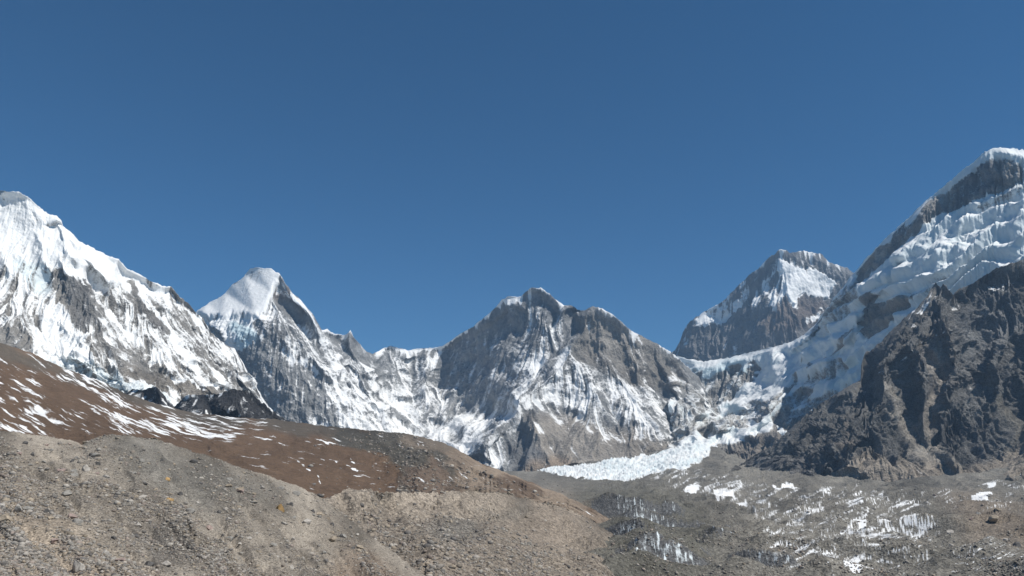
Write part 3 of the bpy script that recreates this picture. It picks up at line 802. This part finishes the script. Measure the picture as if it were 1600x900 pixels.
def rG(f):
    return rockmap(f, (.125,.083,.055), [
        ([(-160,470),(0,530),(200,610),(430,650),(560,662),(560,690),(430,672),(300,662),(150,605),(0,562),(-160,520)], (.105,.088,.07), 5),
        ([(520,672),(560,668),(640,676),(700,712),(715,740),(720,790),(600,790),(625,765),(622,740),(590,715),(540,695)], (.085,.078,.066), 3),
        ([(640,725),(690,722),(710,745),(720,775),(640,775),(625,755)], (.14,.105,.08), 4),
        ([(640,680),(690,688),(720,703),(710,715),(670,700),(625,690)], (.175,.145,.115), 4),
        ([(690,705),(720,703),(760,725),(850,760),(980,820),(980,850),(720,810),(725,770),(712,735)], (.235,.185,.14), 4),
        (strip([(750,770),(775,780)], 12), (.11,.085,.065), 2),
        ([(770,738),(830,752),(850,775),(800,785),(775,760)], (.13,.095,.07), 4)], .07)
dark = paint(f, [([(540,672),(640,676),(715,740),(720,790),(620,780),(622,740),(540,695)], 1, 5)], 0)
disp = fb*(2.2+5*dark)-np.abs(st[1])*1.2*(.5+sstep(700,760,f.PX)*2)+st[2]*1.5+dark*fbm(f.P, 14, 4, 9)*4
finish(f, disp, sG, rG, f.P[...,0]*0, 'hill_brown_turf', mat_hill, (500,260))
hill = f

# ================================================================== GLACIER VALLEY FLOOR
topJ = [(250,738,3500),(700,738,3700),(835,736,3800),(900,726,3950),(1000,712,4150),(1050,700,4280),(1090,690,4350),(1130,703,4200),(1170,722,3500),(1200,735,3150),(1260,742,2850),(1330,748,2650),(1400,748,2550),
        (1500,740,2480),(1600,722,2420),(1850,715,2350)]
botJ = [(250,1120,142),(800,1120,142),(1850,1120,142)]
rowsJ = [(1080,165),(1000,250),(940,370),(900,480),(870,600),(845,780),(825,1000),(805,1300),(788,1650),(772,2050),(758,2350)]
lin = [[(x, y, d) for x in (200,400,600,900,1200,1500,1850)] for y, d in rowsJ[:8]]
lin += [[(x, 788, 1650) for x in (200,600,1000,1300,1500,1850)], [(x, 772, 2050) for x in (200,600,1000,1300,1850)], [(200,755,2700),(700,755,2700),(900,754,2750),(1040,752,2800),(1150,756,2500)]]
f = build_field('J', topJ, botJ, lin, seed=31, warp=0, du=1.25, dv=.65, blur=4, crest_jit=.4)
XY = f.P.copy(); XY[...,2] = 0
far = sstep(300, 1600, f.P[...,1])
near_ = 1-sstep(250, 500, f.P[...,1])
n1 = fbm(XY, 260, 2, 61); n2 = ridged(XY, 130, 2, 62)
fm_ = sstep(450, 1100, f.P[...,1])
n3 = fbm(XY, 26, 5, 63, .6)*(1-fm_)+fbm(XY, 75, 2, 68)*fm_; n4 = ridged(XY+n1[...,None]*30, 62, 2, 66)
right = sstep(880, 1000, f.PX)
z = (n1*9+(n2-.4)*17+(n4-.4)*6+n3*2.2)*(.35+.65*right)*(1-.6*near_)
# ice-cored mounds with steep broken faces turned to the camera: (px,py,depth, half width m, height m)
mounds = [(1003,808,1230,95,34),(1040,838,930,80,30),(965,845,850,55,17),(1012,880,590,62,20),(925,838,900,60,16),(1180,880,600,55,18),(1130,800,1400,130,22),(1210,798,1500,110,18),
          (1240,850,800,70,10),(1400,880,620,80,9),(1530,885,600,60,12),(1500,800,1380,170,30),(1100,870,700,80,10),(1560,840,850,90,22),(900,810,1300,110,18),(1090,850,820,60,14),(1330,800,1450,160,16),
          (1450,770,1950,140,22),(1040,775,1900,140,20),(1150,775,1950,120,16),(880,770,1900,150,18),(1260,775,2000,150,14),(820,860,760,60,10),(1390,835,950,110,12)]
cl = np.zeros_like(z); ICY = (0,1,2,3,5,12,15)
for i, (mx, my, md, w, h) in enumerate(mounds):
    c = world_pt(np.array(mx), np.array(my), np.array(md))
    dx = f.P[...,0]-c[0]; dy = f.P[...,1]-c[1]
    a = -.35+.5*math.sin(i*2.3)
    u = (dx*math.cos(a)+dy*math.sin(a))/w; v = (-dx*math.sin(a)+dy*math.cos(a))/w
    u = u+n3*.10+n1*.3; v = v+n3*.05+n1*.2
    prof = np.exp(-u*u*1.3)*np.where(v < 0, np.exp(-(v/(.2 if i in ICY else .5))**2), np.exp(-(v/.9)**2))
    z = z+h*(.8 if i in ICY else .5)*prof
    if i in ICY: cl = np.maximum(cl, sstep(1.0, .6, np.abs(u)+n3*.3)*((v < .03) & (v > -.34)))
# seracs of the icefall tongue
tg = paint(f, [([(832,738),(862,729),(950,720),(1035,708),(1080,685),(1120,690),(1110,712),(1065,735),(1015,740),(985,752),(945,750),(885,745)], 1, 1.5)], 0, warp=2)
z = z*(1-tg)+tg*((ridged(XY, 60, 3, 70)-.3)*26)
f.P[...,2] += z
N = normals(f.P)
b1 = f.rnd(1.2, 80)
XYs = np.stack([(XY[...,0]*.80-XY[...,1]*.6)/1.0, (XY[...,0]*.6+XY[...,1]*.80)/5.5, XY[...,2]], -1)
s2 = fbm(XYs, 42, 3, 84)
SJ = paint(f, [
    ([(1000,745),(1080,735),(1200,745),(1230,770),(1100,785),(1010,765)], -.18, 8),
    ([(1120,760),(1160,765),(1185,795),(1160,800),(1130,780)], -.05, 6),
    ([(1180,760),(1440,770),(1460,800),(1400,880),(1340,900),(1180,900),(1200,850),(1150,800)], -.22, 12),
    ([(1440,760),(1600,740),(1800,740),(1800,820),(1500,800)], -.38, 10),
    ([(1320,830),(1460,800),(1460,840),(1330,870)], -.02, 10),
    ([(1400,860),(1650,850),(1650,920),(1400,910)], -.35, 10)], -.9)
# wind-laid snow lies in thin bands along the rubble ridges
dv_ = f.P[...,1]*CP+f.P[...,2]*SP; qx = 800+F*f.P[...,0]/dv_; qy = 450-F*(f.P[...,2]*CP-f.P[...,1]*SP)/dv_
th = math.radians(21); ac = (qx*math.sin(th)+qy*math.cos(th)+f.rnd(16, 93)*3+f.rnd(5, 92)*.7)*1.25; al = qx*math.cos(th)-qy*math.sin(th)
s3 = fbm(np.stack([ac/3.6, al/34, ac*0], -1), 1, 3, 181, .6); s4 = fbm(np.stack([ac/8, al/60, ac*0+5], -1), 1, 3, 184)
SJ = SJ-.1+s3*1.15+s4*.42+s2*.2
# ice cliffs: streaked, half dirty
stJ = fbm(np.stack([XY[...,0], XY[...,1]*.35, XY[...,2]], -1), 3.2, 3, 88, .6)*2.2
cliff = np.clip(cl*sstep(.93, .72, N[...,2])*right, 0, 1)
SJ = SJ*(1-cliff)+cliff*(stJ*.38-.2)
patches = [([(1205,763),(1240,761),(1245,768),(1215,769)],1.3),([(1520,780),(1535,773),(1552,778),(1540,790),(1525,787)],1.3),([(1340,830),(1362,820),(1358,828),(1345,834)],1.1),([(1320,900),(1340,885),(1375,880),(1360,900)],1.1),
    ([(1110,775),(1140,770),(1150,780),(1120,785)],1.1),([(1150,790),(1170,785),(1168,798),(1155,796)],1.0),([(960,748),(982,750),(985,755),(965,754)],1.4),([(1050,775),(1085,762),(1110,758),(1080,772)],.7),([(1545,758),(1562,755),(1558,760)],1.1),([(1575,735),(1600,740),(1600,745)],1.1)]
SJ = SJ*(1-tg)+tg*(.85+stJ*.35+s3*.5)
for p, v in patches:
    m = gauss(inpoly(p, f.PX+f.rnd(3,85)*2, f.PY+f.rnd(3,86)*1.5).astype(float), 1.2, 1.2)
    SJ = np.maximum(SJ, v*m+SJ*(1-m))
f.S = SJ
iJ = np.clip(tg*(.3+.35*stJ+.5*s4)+cliff*.45, 0, 1)
colJ = rockmap(f, (.18,.168,.145), [
    ([(-200,760),(700,760),(900,770),(960,830),(880,900),(850,960),(-200,1250)], (.235,.195,.155), 14),
    ([(880,760),(1000,755),(1100,800),(1130,900),(1000,950),(900,900),(930,850)], (.12,.114,.095), 14),
    ([(1460,770),(1600,790),(1650,880),(1520,850)], (.2,.165,.13), 14)], .1)
colJ = np.where((cliff > .3)[...,None], np.array([.11,.11,.11]), colJ)
N_ = f.N = N
valley = grid_mesh('glacier_debris_covered', f.P, mat_valley, {'snow': SJ, 'rock': colJ, 'ice': iJ})
VJ = f

# ================================================================== PALE MORAINE WALL
crH = [(430,820,400),(500,780,430),(528,770,440),(541,763,450),(550,764,455),(580,766,470),(620,769,500),(660,769,530),(700,767,550),(720,766,560),(760,768,600),(790,771,650),(815,776,700),(840,783,740),(870,790,780),(900,800,800),(930,815,800),(960,838,780),(990,868,740)]
boH = [(430,1100,130),(600,1100,130),(800,1080,155),(900,1040,190),(960,1010,230),(990,1000,240)]
f = build_field('H', crH, boH, [
    [(500,800,400),(560,806,420),(640,812,450),(720,815,490),(800,822,560),(870,840,600),(930,865,590)],
    [(500,870,280),(600,870,290),(700,868,310),(800,868,360),(880,880,400),(930,900,420)],
    [(430,950,210),(600,950,210),(750,950,225),(850,950,260),(930,950,320)],
    [(600,790,470),(615,812,430)],[(680,790,510),(690,815,460)],[(860,795,760),(850,830,600)]], seed=37, warp=1.5, du=1, dv=1, crest_jit=1.6)
st = streaks(f, [1.5, 4, 10], 12, 6)
fb = fbm(f.P, 40, 6, 71, .55); f.coarse = f.rnd(14, 97)*.6-.9*sstep(30, 0, np.abs(f.PY-f.cr[None]-22))
disp = fb*3-np.abs(st[1])*1.6*sstep(0,20,60-(f.PY-f.cr[None]))+st[2]*1.2+(ridged(f.P, 45, 3, 77)-.4)*4
def rH(f): return rockmap(f, (.225,.19,.152), [
    ([(500,775),(545,762),(720,765),(800,775),(790,805),(700,812),(640,820),(560,812),(520,800)], (.262,.222,.178), 6),
    ([(840,780),(930,810),(900,850),(820,850),(780,830),(830,815)], (.255,.212,.168), 8),
    ([(650,820),(740,815),(740,850),(690,850)], (.18,.165,.142), 8),
    ([(740,800),(830,790),(840,800),(780,815)], (.2,.175,.145), 5)], .07)
finish(f, disp, f.P[...,0]*0-1.3, rH, f.P[...,0]*0, 'moraine_pale_wall', mat_valley, (160,120))
MH = f

# ================================================================== NEAR MORAINE SLOPE
crI = [(-260,652,215),(-100,668,225),(0,672,235),(40,677,240),(90,683,245),(120,690,250),(128,694,255),(140,688,250),(155,682,248),(178,679,248),(210,682,250),(240,686,255),(265,692,260),(300,705,265),(340,716,270),(370,728,275),(400,738,280),
       (440,750,285),(470,761,285),(500,775,282),(520,790,275),(560,822,255),(600,852,235),(640,882,215),(680,910,195),(740,950,165),(820,1010,130),(900,1080,100)]
boI = [(-260,1500,10),(200,1500,10),(600,1500,11),(900,1450,16)]
f = build_field('I', crI, boI, [
    [(-260,760,120),(0,770,125),(150,780,140),(300,800,160),(400,815,180),(500,840,205),(600,890,190)],
    [(-260,900,70),(0,900,76),(150,900,86),(300,900,100),(450,900,122),(600,925,138)],
    [(-260,1050,38),(0,1050,40),(300,1050,50),(600,1050,70),(800,1080,85)],
    [(0,715,180),(130,722,190),(250,735,200),(350,760,215),(450,790,230)]], seed=41, warp=1, du=1, dv=.9, crest_jit=.8)
XY = f.P.copy()
fb = fbm(XY, 22, 6, 91, .55); st = streaks(f, [2, 6, 14], 10, 8)
amp = np.clip(f.P[...,1]/150, .12, 1.2)
an = np.radians(interp_line([(-260,38),(0,36),(300,38),(600,48),(900,50)], f.PX)+8*f.rnd(20, 93))
Wc_, Wr_ = np.cos(an).astype(np.float32), (np.sin(an)*f.du/f.dv).astype(np.float32)
c1 = lic(Wr_, Wc_, f.rnd(3.5, 94).astype(np.float32), 30); c2 = lic(Wr_, Wc_, f.rnd(11, 95).astype(np.float32), 60)
f.coarse = .55*c1+.75*c2
disp = ((fb*1.3+f.coarse*.5-np.abs(c1)*.3)*amp+(fbm(XY, 3, 3, 95)*.26+fbm(XY, 9, 3, 96)*.5)*np.clip(amp,.3,1))*(.35+.65*sstep(0, 60, f.PY-f.cr[None]))
def rI(f): return rockmap(f, (.25,.218,.178), [
    ([(-260,740),(0,740),(60,790),(160,850),(260,920),(200,1100),(-260,1100)], (.31,.258,.2), 16),
    ([(150,690),(270,690),(400,745),(470,780),(330,800),(200,740)], (.17,.157,.135), 14),
    ([(200,820),(280,820),(330,880),(250,880)], (.17,.152,.13), 8),
    ([(540,850),(600,870),(680,950),(500,930)], (.27,.215,.165), 10)], .1)*(1-.16*np.clip(f.coarse, -1.5, 1.5))[...,None]
finish(f, disp, f.P[...,0]*0-1.4, rI, f.P[...,0]*0, 'moraine_near_slope', mat_near, (190,34))
NI = f

# far ground sheet below everything, out to the horizon
gm = bpy.data.meshes.new('ground')
xs = np.linspace(-22000, 22000, 60); ys = np.linspace(-6000, 24000, 50)
GX, GY = np.meshgrid(xs, ys)
GP = np.stack([GX, GY, -160+0*GX], -1)
A0 = np.zeros(GX.shape); GC = np.zeros(GX.shape+(3,)); GC[:] = (.2,.18,.15)
grid_mesh('ground', GP, mat_valley, {'snow': A0-1, 'rock': GC, 'ice': A0})

# ================================================================== STONES
def rock_mat(name, col_attr=True):
    m = bpy.data.materials.new(name); m.use_nodes = True
    nt = m.node_tree; b = nt.nodes['Principled BSDF']
    co = nd(nt, 'ShaderNodeTexCoord').outputs['Object']
    n = noise(nt, co, 2.2, 6, .65)
    c = attr(nt, 'rock').outputs['Color']
    if not col_attr:
        n_ = nd(nt, 'ShaderNodeObjectInfo'); c = n_.outputs['Color']
    v = mrange(nt, n, .25, .75, .7, 1.3)
    cc = nd(nt, 'ShaderNodeCombineColor')
    for i in range(3): nt.links.new(v, cc.inputs[i])
    nt.links.new(mixc(nt, 1.0, c, cc.outputs[0], 'MULTIPLY'), b.inputs['Base Color'])
    b.inputs['Roughness'].default_value = .9
    b.inputs['Specular IOR Level'].default_value = .2
    bp = nd(nt, 'ShaderNodeBump'); bp.inputs['Strength'].default_value = .5; bp.inputs['Distance'].default_value = .15
    nt.links.new(n, bp.inputs['Height']); nt.links.new(bp.outputs[0], b.inputs['Normal'])
    return m
mat_rub = rock_mat('rubble_stone')
mat_boul = rock_mat('boulder_stone')

import bmesh
def ico(sub):
    bm = bmesh.new(); bmesh.ops.create_icosphere(bm, subdivisions=sub, radius=1)
    V = np.array([v.co[:] for v in bm.verts]); T = np.array([[v.index for v in q.verts] for q in bm.faces]); bm.free()
    return V, T
V1, T1 = ico(1)
V3, T3 = ico(3)
def angular(V, seed, cuts=9, lo=.5, hi=.9):
    r = np.random.RandomState(seed); V = V.copy()
    for k in range(cuts):
        n = r.randn(3); n /= np.linalg.norm(n); d = r.uniform(lo, hi)
        s = V@n-d
        V -= np.where(s > 0, s, 0)[:,None]*n
    return V
PAL = np.array([(.27,.25,.22),(.2,.185,.165),(.33,.30,.26),(.14,.13,.12),(.28,.235,.18),(.23,.2,.165),(.3,.27,.235),(.24,.2,.17)])
tmpl = []
for k in range(24):
    r = np.random.RandomState(100+k)
    v = V1*r.uniform(.75, 1.15, (len(V1), 1)); tmpl.append(angular(v, k, 5, .45, .8)*np.array([1, r.uniform(.65,1), r.uniform(.45,.8)]))
tmpl = np.array(tmpl)

def scatter(f, n, smin, smax, alpha, name, region, seed, label, cat, group=None, dens=None, pixmin=1.1, pixmax=1e9):
    r = np.random.RandomState(seed)
    x0, x1, y0, y1 = region
    X = r.uniform(x0, x1, n*3); Y = r.uniform(y0, y1, n*3)
    c = (X-f.U[0])/f.du
    crs = np.interp(X, f.U, f.cr); bt = np.interp(X, f.U, f.PY[-1])
    t = (Y-crs)/(bt-crs)
    ok = (t > 0) & (t < 1) & (c > 0) & (c < f.cols-2)
    X, Y, c, t = X[ok], Y[ok], c[ok], t[ok]
    P = np.stack([bil(f.P[...,k], t*(f.rows-1), c) for k in range(3)], -1)
    cl_ = fbm(P, 14 if smin < .4 else 50, 3, seed+3)
    keep = r.rand(len(P)) < np.clip(.45+1.1*cl_, .05, 1)
    if hasattr(f, 'coarse'):
        cf = bil(f.coarse, t*(f.rows-1), c)
        keep = r.rand(len(P)) < np.clip(.32+.42*cf+.5*cl_, .06, 1)
    if dens is not None: keep &= r.rand(len(P)) < dens(X, Y)
    P, X, Y = P[keep][:n], X[keep][:n], Y[keep][:n]
    m = len(P)
    u = r.rand(m)
    size = smin*(1-u*(1-(smin/smax)**alpha))**(-1/alpha)
    pix = size*2*F/np.linalg.norm(P, axis=1)
    keep = (pix > pixmin) & (pix < pixmax)
    P, size = P[keep], size[keep]
    m = len(P)
    k = r.randint(0, len(tmpl), m)
    ang = r.uniform(0, 2*np.pi, m); ti = r.uniform(-.4, .4, m)
    ca, sa, ct, s_t = np.cos(ang), np.sin(ang), np.cos(ti), np.sin(ti)
    Vt = tmpl[k]*(size*r.uniform(.8,1.25,m))[:,None,None]
    y_, z_ = Vt[...,1]*ct[:,None]-Vt[...,2]*s_t[:,None], Vt[...,1]*s_t[:,None]+Vt[...,2]*ct[:,None]
    x_ = Vt[...,0]*ca[:,None]-y_*sa[:,None]; yy = Vt[...,0]*sa[:,None]+y_*ca[:,None]
    Vw = np.stack([x_, yy, z_], -1)+P[:,None,:]+np.array([0,0,.18])*size[:,None,None]
    nv = V1.shape[0]
    Tq = (T1[None]+(np.arange(m)*nv)[:,None,None]).reshape(-1, 3)
    me = bpy.data.meshes.new(name)
    me.vertices.add(m*nv); me.vertices.foreach_set('co', Vw.astype(np.float32).ravel())
    me.loops.add(Tq.size); me.loops.foreach_set('vertex_index', Tq.astype(np.int32).ravel())
    me.polygons.add(len(Tq)); me.polygons.foreach_set('loop_start', (np.arange(len(Tq))*3).astype(np.int32))
    me.update(calc_edges=True)
    col = PAL[r.randint(0, len(PAL), m)]*r.uniform(.75, 1.25, (m, 1))
    col = np.clip(col, 0, .5)
    at = me.attributes.new('rock', 'FLOAT_COLOR', 'POINT')
    cc = np.concatenate([np.repeat(col, nv, 0), np.ones((m*nv, 1))], 1)
    at.data.foreach_set('color', cc.astype(np.float32).ravel())
    me.materials.append(mat_rub)
    o = bpy.data.objects.new(name, me); C.objects.link(o)
    o['kind'] = 'stuff'; o['label'] = label; o['category'] = cat
    print(name, m, 'stones')
    return o

scatter(NI, 62000, .11, .9, 2.3, 'scree', (-120, 760, 672, 960), 1, 'loose grey and tan scree covering the near moraine slope', 'scree', pixmin=1.5, pixmax=11)
scatter(MH, 16000, .3, 2.0, 2.0, 'rubble', (480, 1000, 765, 940), 2, 'small rubble lying on the pale moraine wall below its crest', 'rubble', pixmin=1.3)
scatter(VJ, 26000, .5, 4.5, 2.2, 'glacier_rubble', (780, 1640, 750, 930), 3, 'rock rubble strewn over the debris covered glacier', 'rubble', pixmin=1.3, pixmax=7)
scatter(hill, 3500, .8, 3.5, 2.0, 'hillside_stones', (480, 900, 668, 790), 4, 'pale stones scattered over the dark scree band of the hill', 'stones', pixmin=1.3,
        dens=lambda X, Y: np.where(inpoly([(520,672),(640,676),(715,720),(780,745),(900,790),(720,790),(620,780),(622,740),(580,712)], X, Y), 1, .04))

def surf(f, px, py):
    c = np.array((px-f.U[0])/f.du); crs = np.interp(px, f.U, f.cr); bt = np.interp(px, f.U, f.PY[-1])
    t = np.array((py-crs)/(bt-crs))
    return np.array([float(bil(f.P[...,k], t*(f.rows-1), c)) for k in range(3)])

boulder_meshes = {}
def boulder_mesh(seed, col, flat=(1,.8,.7)):
    V = angular(V3, seed+500, 12, .42, .86)
    V = V*np.array(flat)
    V = V*(1+.07*perlin(V3*2.2+seed, seed)[:,None]+.03*perlin(V3*6+seed, seed+1)[:,None])
    me = bpy.data.meshes.new('boulder')
    me.from_pydata(V.tolist(), [], T3.tolist())
    at = me.attributes.new('rock', 'FLOAT_COLOR', 'POINT')
    v = 1+.25*perlin(V3*1.7+9, seed+3)
    c = np.concatenate([np.array(col)[None]*v[:,None], np.ones((len(V), 1))], 1)
    at.data.foreach_set('color', c.astype(np.float32).ravel())
    me.materials.append(mat_boul)
    return me
def place_boulder(me, p, s, rz, tilt, label, group=None, sink=.2):
    o = bpy.data.objects.new('boulder', me); C.objects.link(o)
    o.location = (p[0], p[1], p[2]+s*(.5-sink)*.7); o.scale = (s, s, s)
    o.rotation_euler = (tilt, tilt*.5, rz)
    o['label'] = label; o['category'] = 'boulder'
    if group: o['group'] = group
    return o
GREY, TAN, PALE, DARK, ORANGE, PINK = (.26,.245,.22), (.3,.25,.19), (.38,.35,.31), (.1,.095,.09), (.42,.27,.12), (.3,.23,.2)
# (field, px, py, width in photo pixels, colour, shape, label)
named = [
 (NI,136,729,11,PALE,(.8,.8,1),'pale upright boulder with a dark shaded side, high on the left of the near slope'),
 (NI,264,743,8,ORANGE,(1,.8,.8),'small rusty boulder just below the crest of the near slope'),
 (NI,264,784,9,ORANGE,(1,.8,.9),'orange boulder in the middle of the near grey scree'),
 (NI,439,790,14,ORANGE,(1,.7,.95),'largest ochre boulder, near the right shoulder of the near slope'),
 (NI,28,797,16,PALE,(1,.8,.9),'pale block beside the left edge of the picture, above a dark hollow'),
 (NI,7,817,15,TAN,(1,.9,.7),'tan boulder cut by the left edge of the picture'),
 (NI,3,791,10,PALE,(1,.9,.6),'small whitish stone at the left edge above the tan boulder'),
 (NI,122,882,20,PALE,(1,.8,.85),'long pale angular boulder near the bottom left, shaded on its left face'),
 (NI,236,877,16,DARK,(1,.8,.9),'dark brown boulder near the bottom edge, left of the centre'),
 (NI,213,831,11,DARK,(1,.8,.6),'dark triangular boulder on the smooth grey patch of scree'),
 (NI,177,840,9,DARK,(1,.7,.5),'low dark stone left of the dark triangular boulder'),
 (NI,163,866,9,PALE,(1,.8,.9),'bright small block on the tan gravel streak'),
 (NI,119,820,13,GREY,(1,.8,.8),'grey rounded boulder left of a patch of fine gravel'),
 (NI,312,798,16,TAN,(1,.7,.5),'flat tan slab among the broken rocks on the slope'),
 (NI,330,815,11,PINK,(1,.8,.6),'pinkish low rock below the flat tan slab'),
 (NI,302,719,10,DARK,(1,.8,.8),'dark rock standing by the crest of the near slope'),
 (NI,358,748,9,GREY,(1,.8,.8),'grey boulder beside a dark hollow near the crest'),
 (NI,462,834,8,PALE,(1,.8,.8),'round whitish boulder on the lower right scree'),
 (NI,500,768,11,DARK,(1,.8,.5),'low dark boulder on the notch between slope and pale wall'),
 (NI,456,883,9,PALE,(1,.8,.7),'pale stone at the foot of the boulder streak'),
 (NI,507,862,7,GREY,(1,.8,.7),'squat grey stone lowest on the right scree'),
 (MH,764,849,6,PALE,(1,.8,.5),'single white stone on the grey flat below the pale wall'),
 (MH,612,887,6,DARK,(1,.8,.6),'dark round stone on the pinkish gravel at the bottom'),
 (VJ,1556,833,15,TAN,(1,.8,.7),'large tan boulder on the right glacier mound'),
 (VJ,1575,845,13,PALE,(1,.8,.5),'flat pale boulder right of the large tan boulder'),
 (VJ,1485,838,10,PALE,(1,.9,.9),'cubic pale boulder left on the right glacier mound'),
 (VJ,1590,854,16,DARK,(1,.8,.8),'big dark boulder near the right edge of the picture'),
 (VJ,1561,806,9,TAN,(1,.8,.6),'tan boulder upper on the right glacier mound'),
]
for i, (fd, px, py, w, col, flat, lab_) in enumerate(named):
    p = surf(fd, px, py+w*.25)
    s = w/2*np.linalg.norm(p)/F*1.3
    place_boulder(boulder_mesh(i*7+3, col, flat), p, s, (i*2.1) % 6.28, .15, lab_)
# unnamed individuals
pool = [(boulder_mesh(900+k, c, (1, .65+.3*((k*37) % 10)/10, .5+.35*((k*53) % 10)/10)), cn) for k, (c, cn) in enumerate(
    [(GREY,'grey'),(PALE,'pale'),(TAN,'tan'),(DARK,'dark'),(GREY,'grey'),(PINK,'pinkish'),(PALE,'pale'),(TAN,'tan'),(DARK,'dark'),(GREY,'grey')])]
rb = random.Random(77)
short = ['pale upright boulder','small rusty boulder','orange boulder','largest ochre boulder','pale block at the left edge','tan edge boulder','whitish edge stone','long pale boulder',
 'dark brown boulder','dark triangular boulder','low dark stone','bright small block','grey rounded boulder','flat tan slab','pinkish rock','dark crest rock','grey hollow boulder','round whitish boulder',
 'notch boulder','pale streak stone','squat grey stone','single white stone','dark round stone','large tan mound boulder','flat pale mound boulder','cubic pale boulder','big dark edge boulder','upper tan mound boulder']
taken = set()
def many(fd, n, x0, x1, y0, y1, wmin, wmax, bands=()):
    k = tries = 0
    while k < n and tries < n*40:
        tries += 1
        if bands and rb.random() < .7:
            (ax, ay), (bx, by), w = rb.choice(bands); t = rb.random()
            px, py = ax+(bx-ax)*t+rb.gauss(0, w), ay+(by-ay)*t+rb.gauss(0, w)
        else: px, py = rb.uniform(x0, x1), rb.uniform(y0, y1)
        if not (x0 < px < x1) or py < np.interp(px, fd.U, fd.cr)+6 or py > y1: continue
        me, cn = pool[rb.randrange(len(pool))]
        q = min((i for i in range(len(named)) if named[i][0] is fd), key=lambda i: (named[i][1]-px)**2+(named[i][2]-py)**2)
        dx, dy = px-named[q][1], named[q][2]-py
        dist = math.hypot(dx, dy)
        if dist < 12 or dist > 210: continue
        an = int(round(math.degrees(math.atan2(dy, dx))/45)) % 8
        way = ['right of', 'above and right of', 'above', 'above and left of', 'left of', 'below and left of', 'below', 'below and right of'][an]
        far_ = 'close ' if dist < 40 else 'some way ' if dist < 90 else 'far '
        lab_ = cn+' boulder '+far_+way+' the '+short[q]
        if lab_ in taken: continue
        taken.add(lab_)
        p = surf(fd, px, py)
        w = wmin*(1-rb.random()*(1-(wmin/wmax)**2))**-.5
        place_boulder(me, p, w/2*np.linalg.norm(p)/F, rb.uniform(0, 6.28), rb.uniform(-.35, .35), lab_, 'boulders lying on the debris')
        k += 1
    print('boulders', k)
many(NI, 120, 2, 640, 690, 896, 7, 18,
     [((260,790),(400,860),10),((30,820),(260,890),12),((150,730),(300,800),10),((480,790),(590,870),10),((350,770),(460,800),12),((20,700),(150,740),12)])
many(MH, 12, 560, 900, 780, 895, 3.5, 7)
many(VJ, 36, 1380, 1598, 765, 895, 4, 11, [((1450,790),(1598,860),12),((1430,760),(1500,800),8)])

# ================================================================== HAZE
hm = bpy.data.materials.new('haze'); hm.use_nodes = True
nt = hm.node_tree; nt.nodes.remove(nt.nodes['Principled BSDF'])
pv = nd(nt, 'ShaderNodeVolumePrincipled')
pv.inputs['Color'].default_value = (.41, .64, .94, 1)
pv.inputs['Density'].default_value = 3.5e-5
pv.inputs['Anisotropy'].default_value = 0.0
nt.links.new(pv.outputs[0], nt.nodes['Material Output'].inputs['Volume'])
bm = bmesh.new(); bmesh.ops.create_cube(bm, size=1)
hme = bpy.data.meshes.new('haze'); 
for v in bm.verts: v.co = Vector((v.co.x*44600, 9000+v.co.y*30600, 1230+v.co.z*2800))
bm.to_mesh(hme); bm.free(); hme.materials.append(hm)
ho = bpy.data.objects.new('haze', hme); C.objects.link(ho); ho['kind'] = 'stuff'; ho['label'] = 'thin blue haze filling the air of the valley'; ho['category'] = 'haze'
zmax = max(max((o.matrix_world @ Vector(c)).z for c in o.bound_box) for o in C.objects if o.type == 'MESH' and o.name != 'haze')
print('highest', zmax, time.time()-T0)
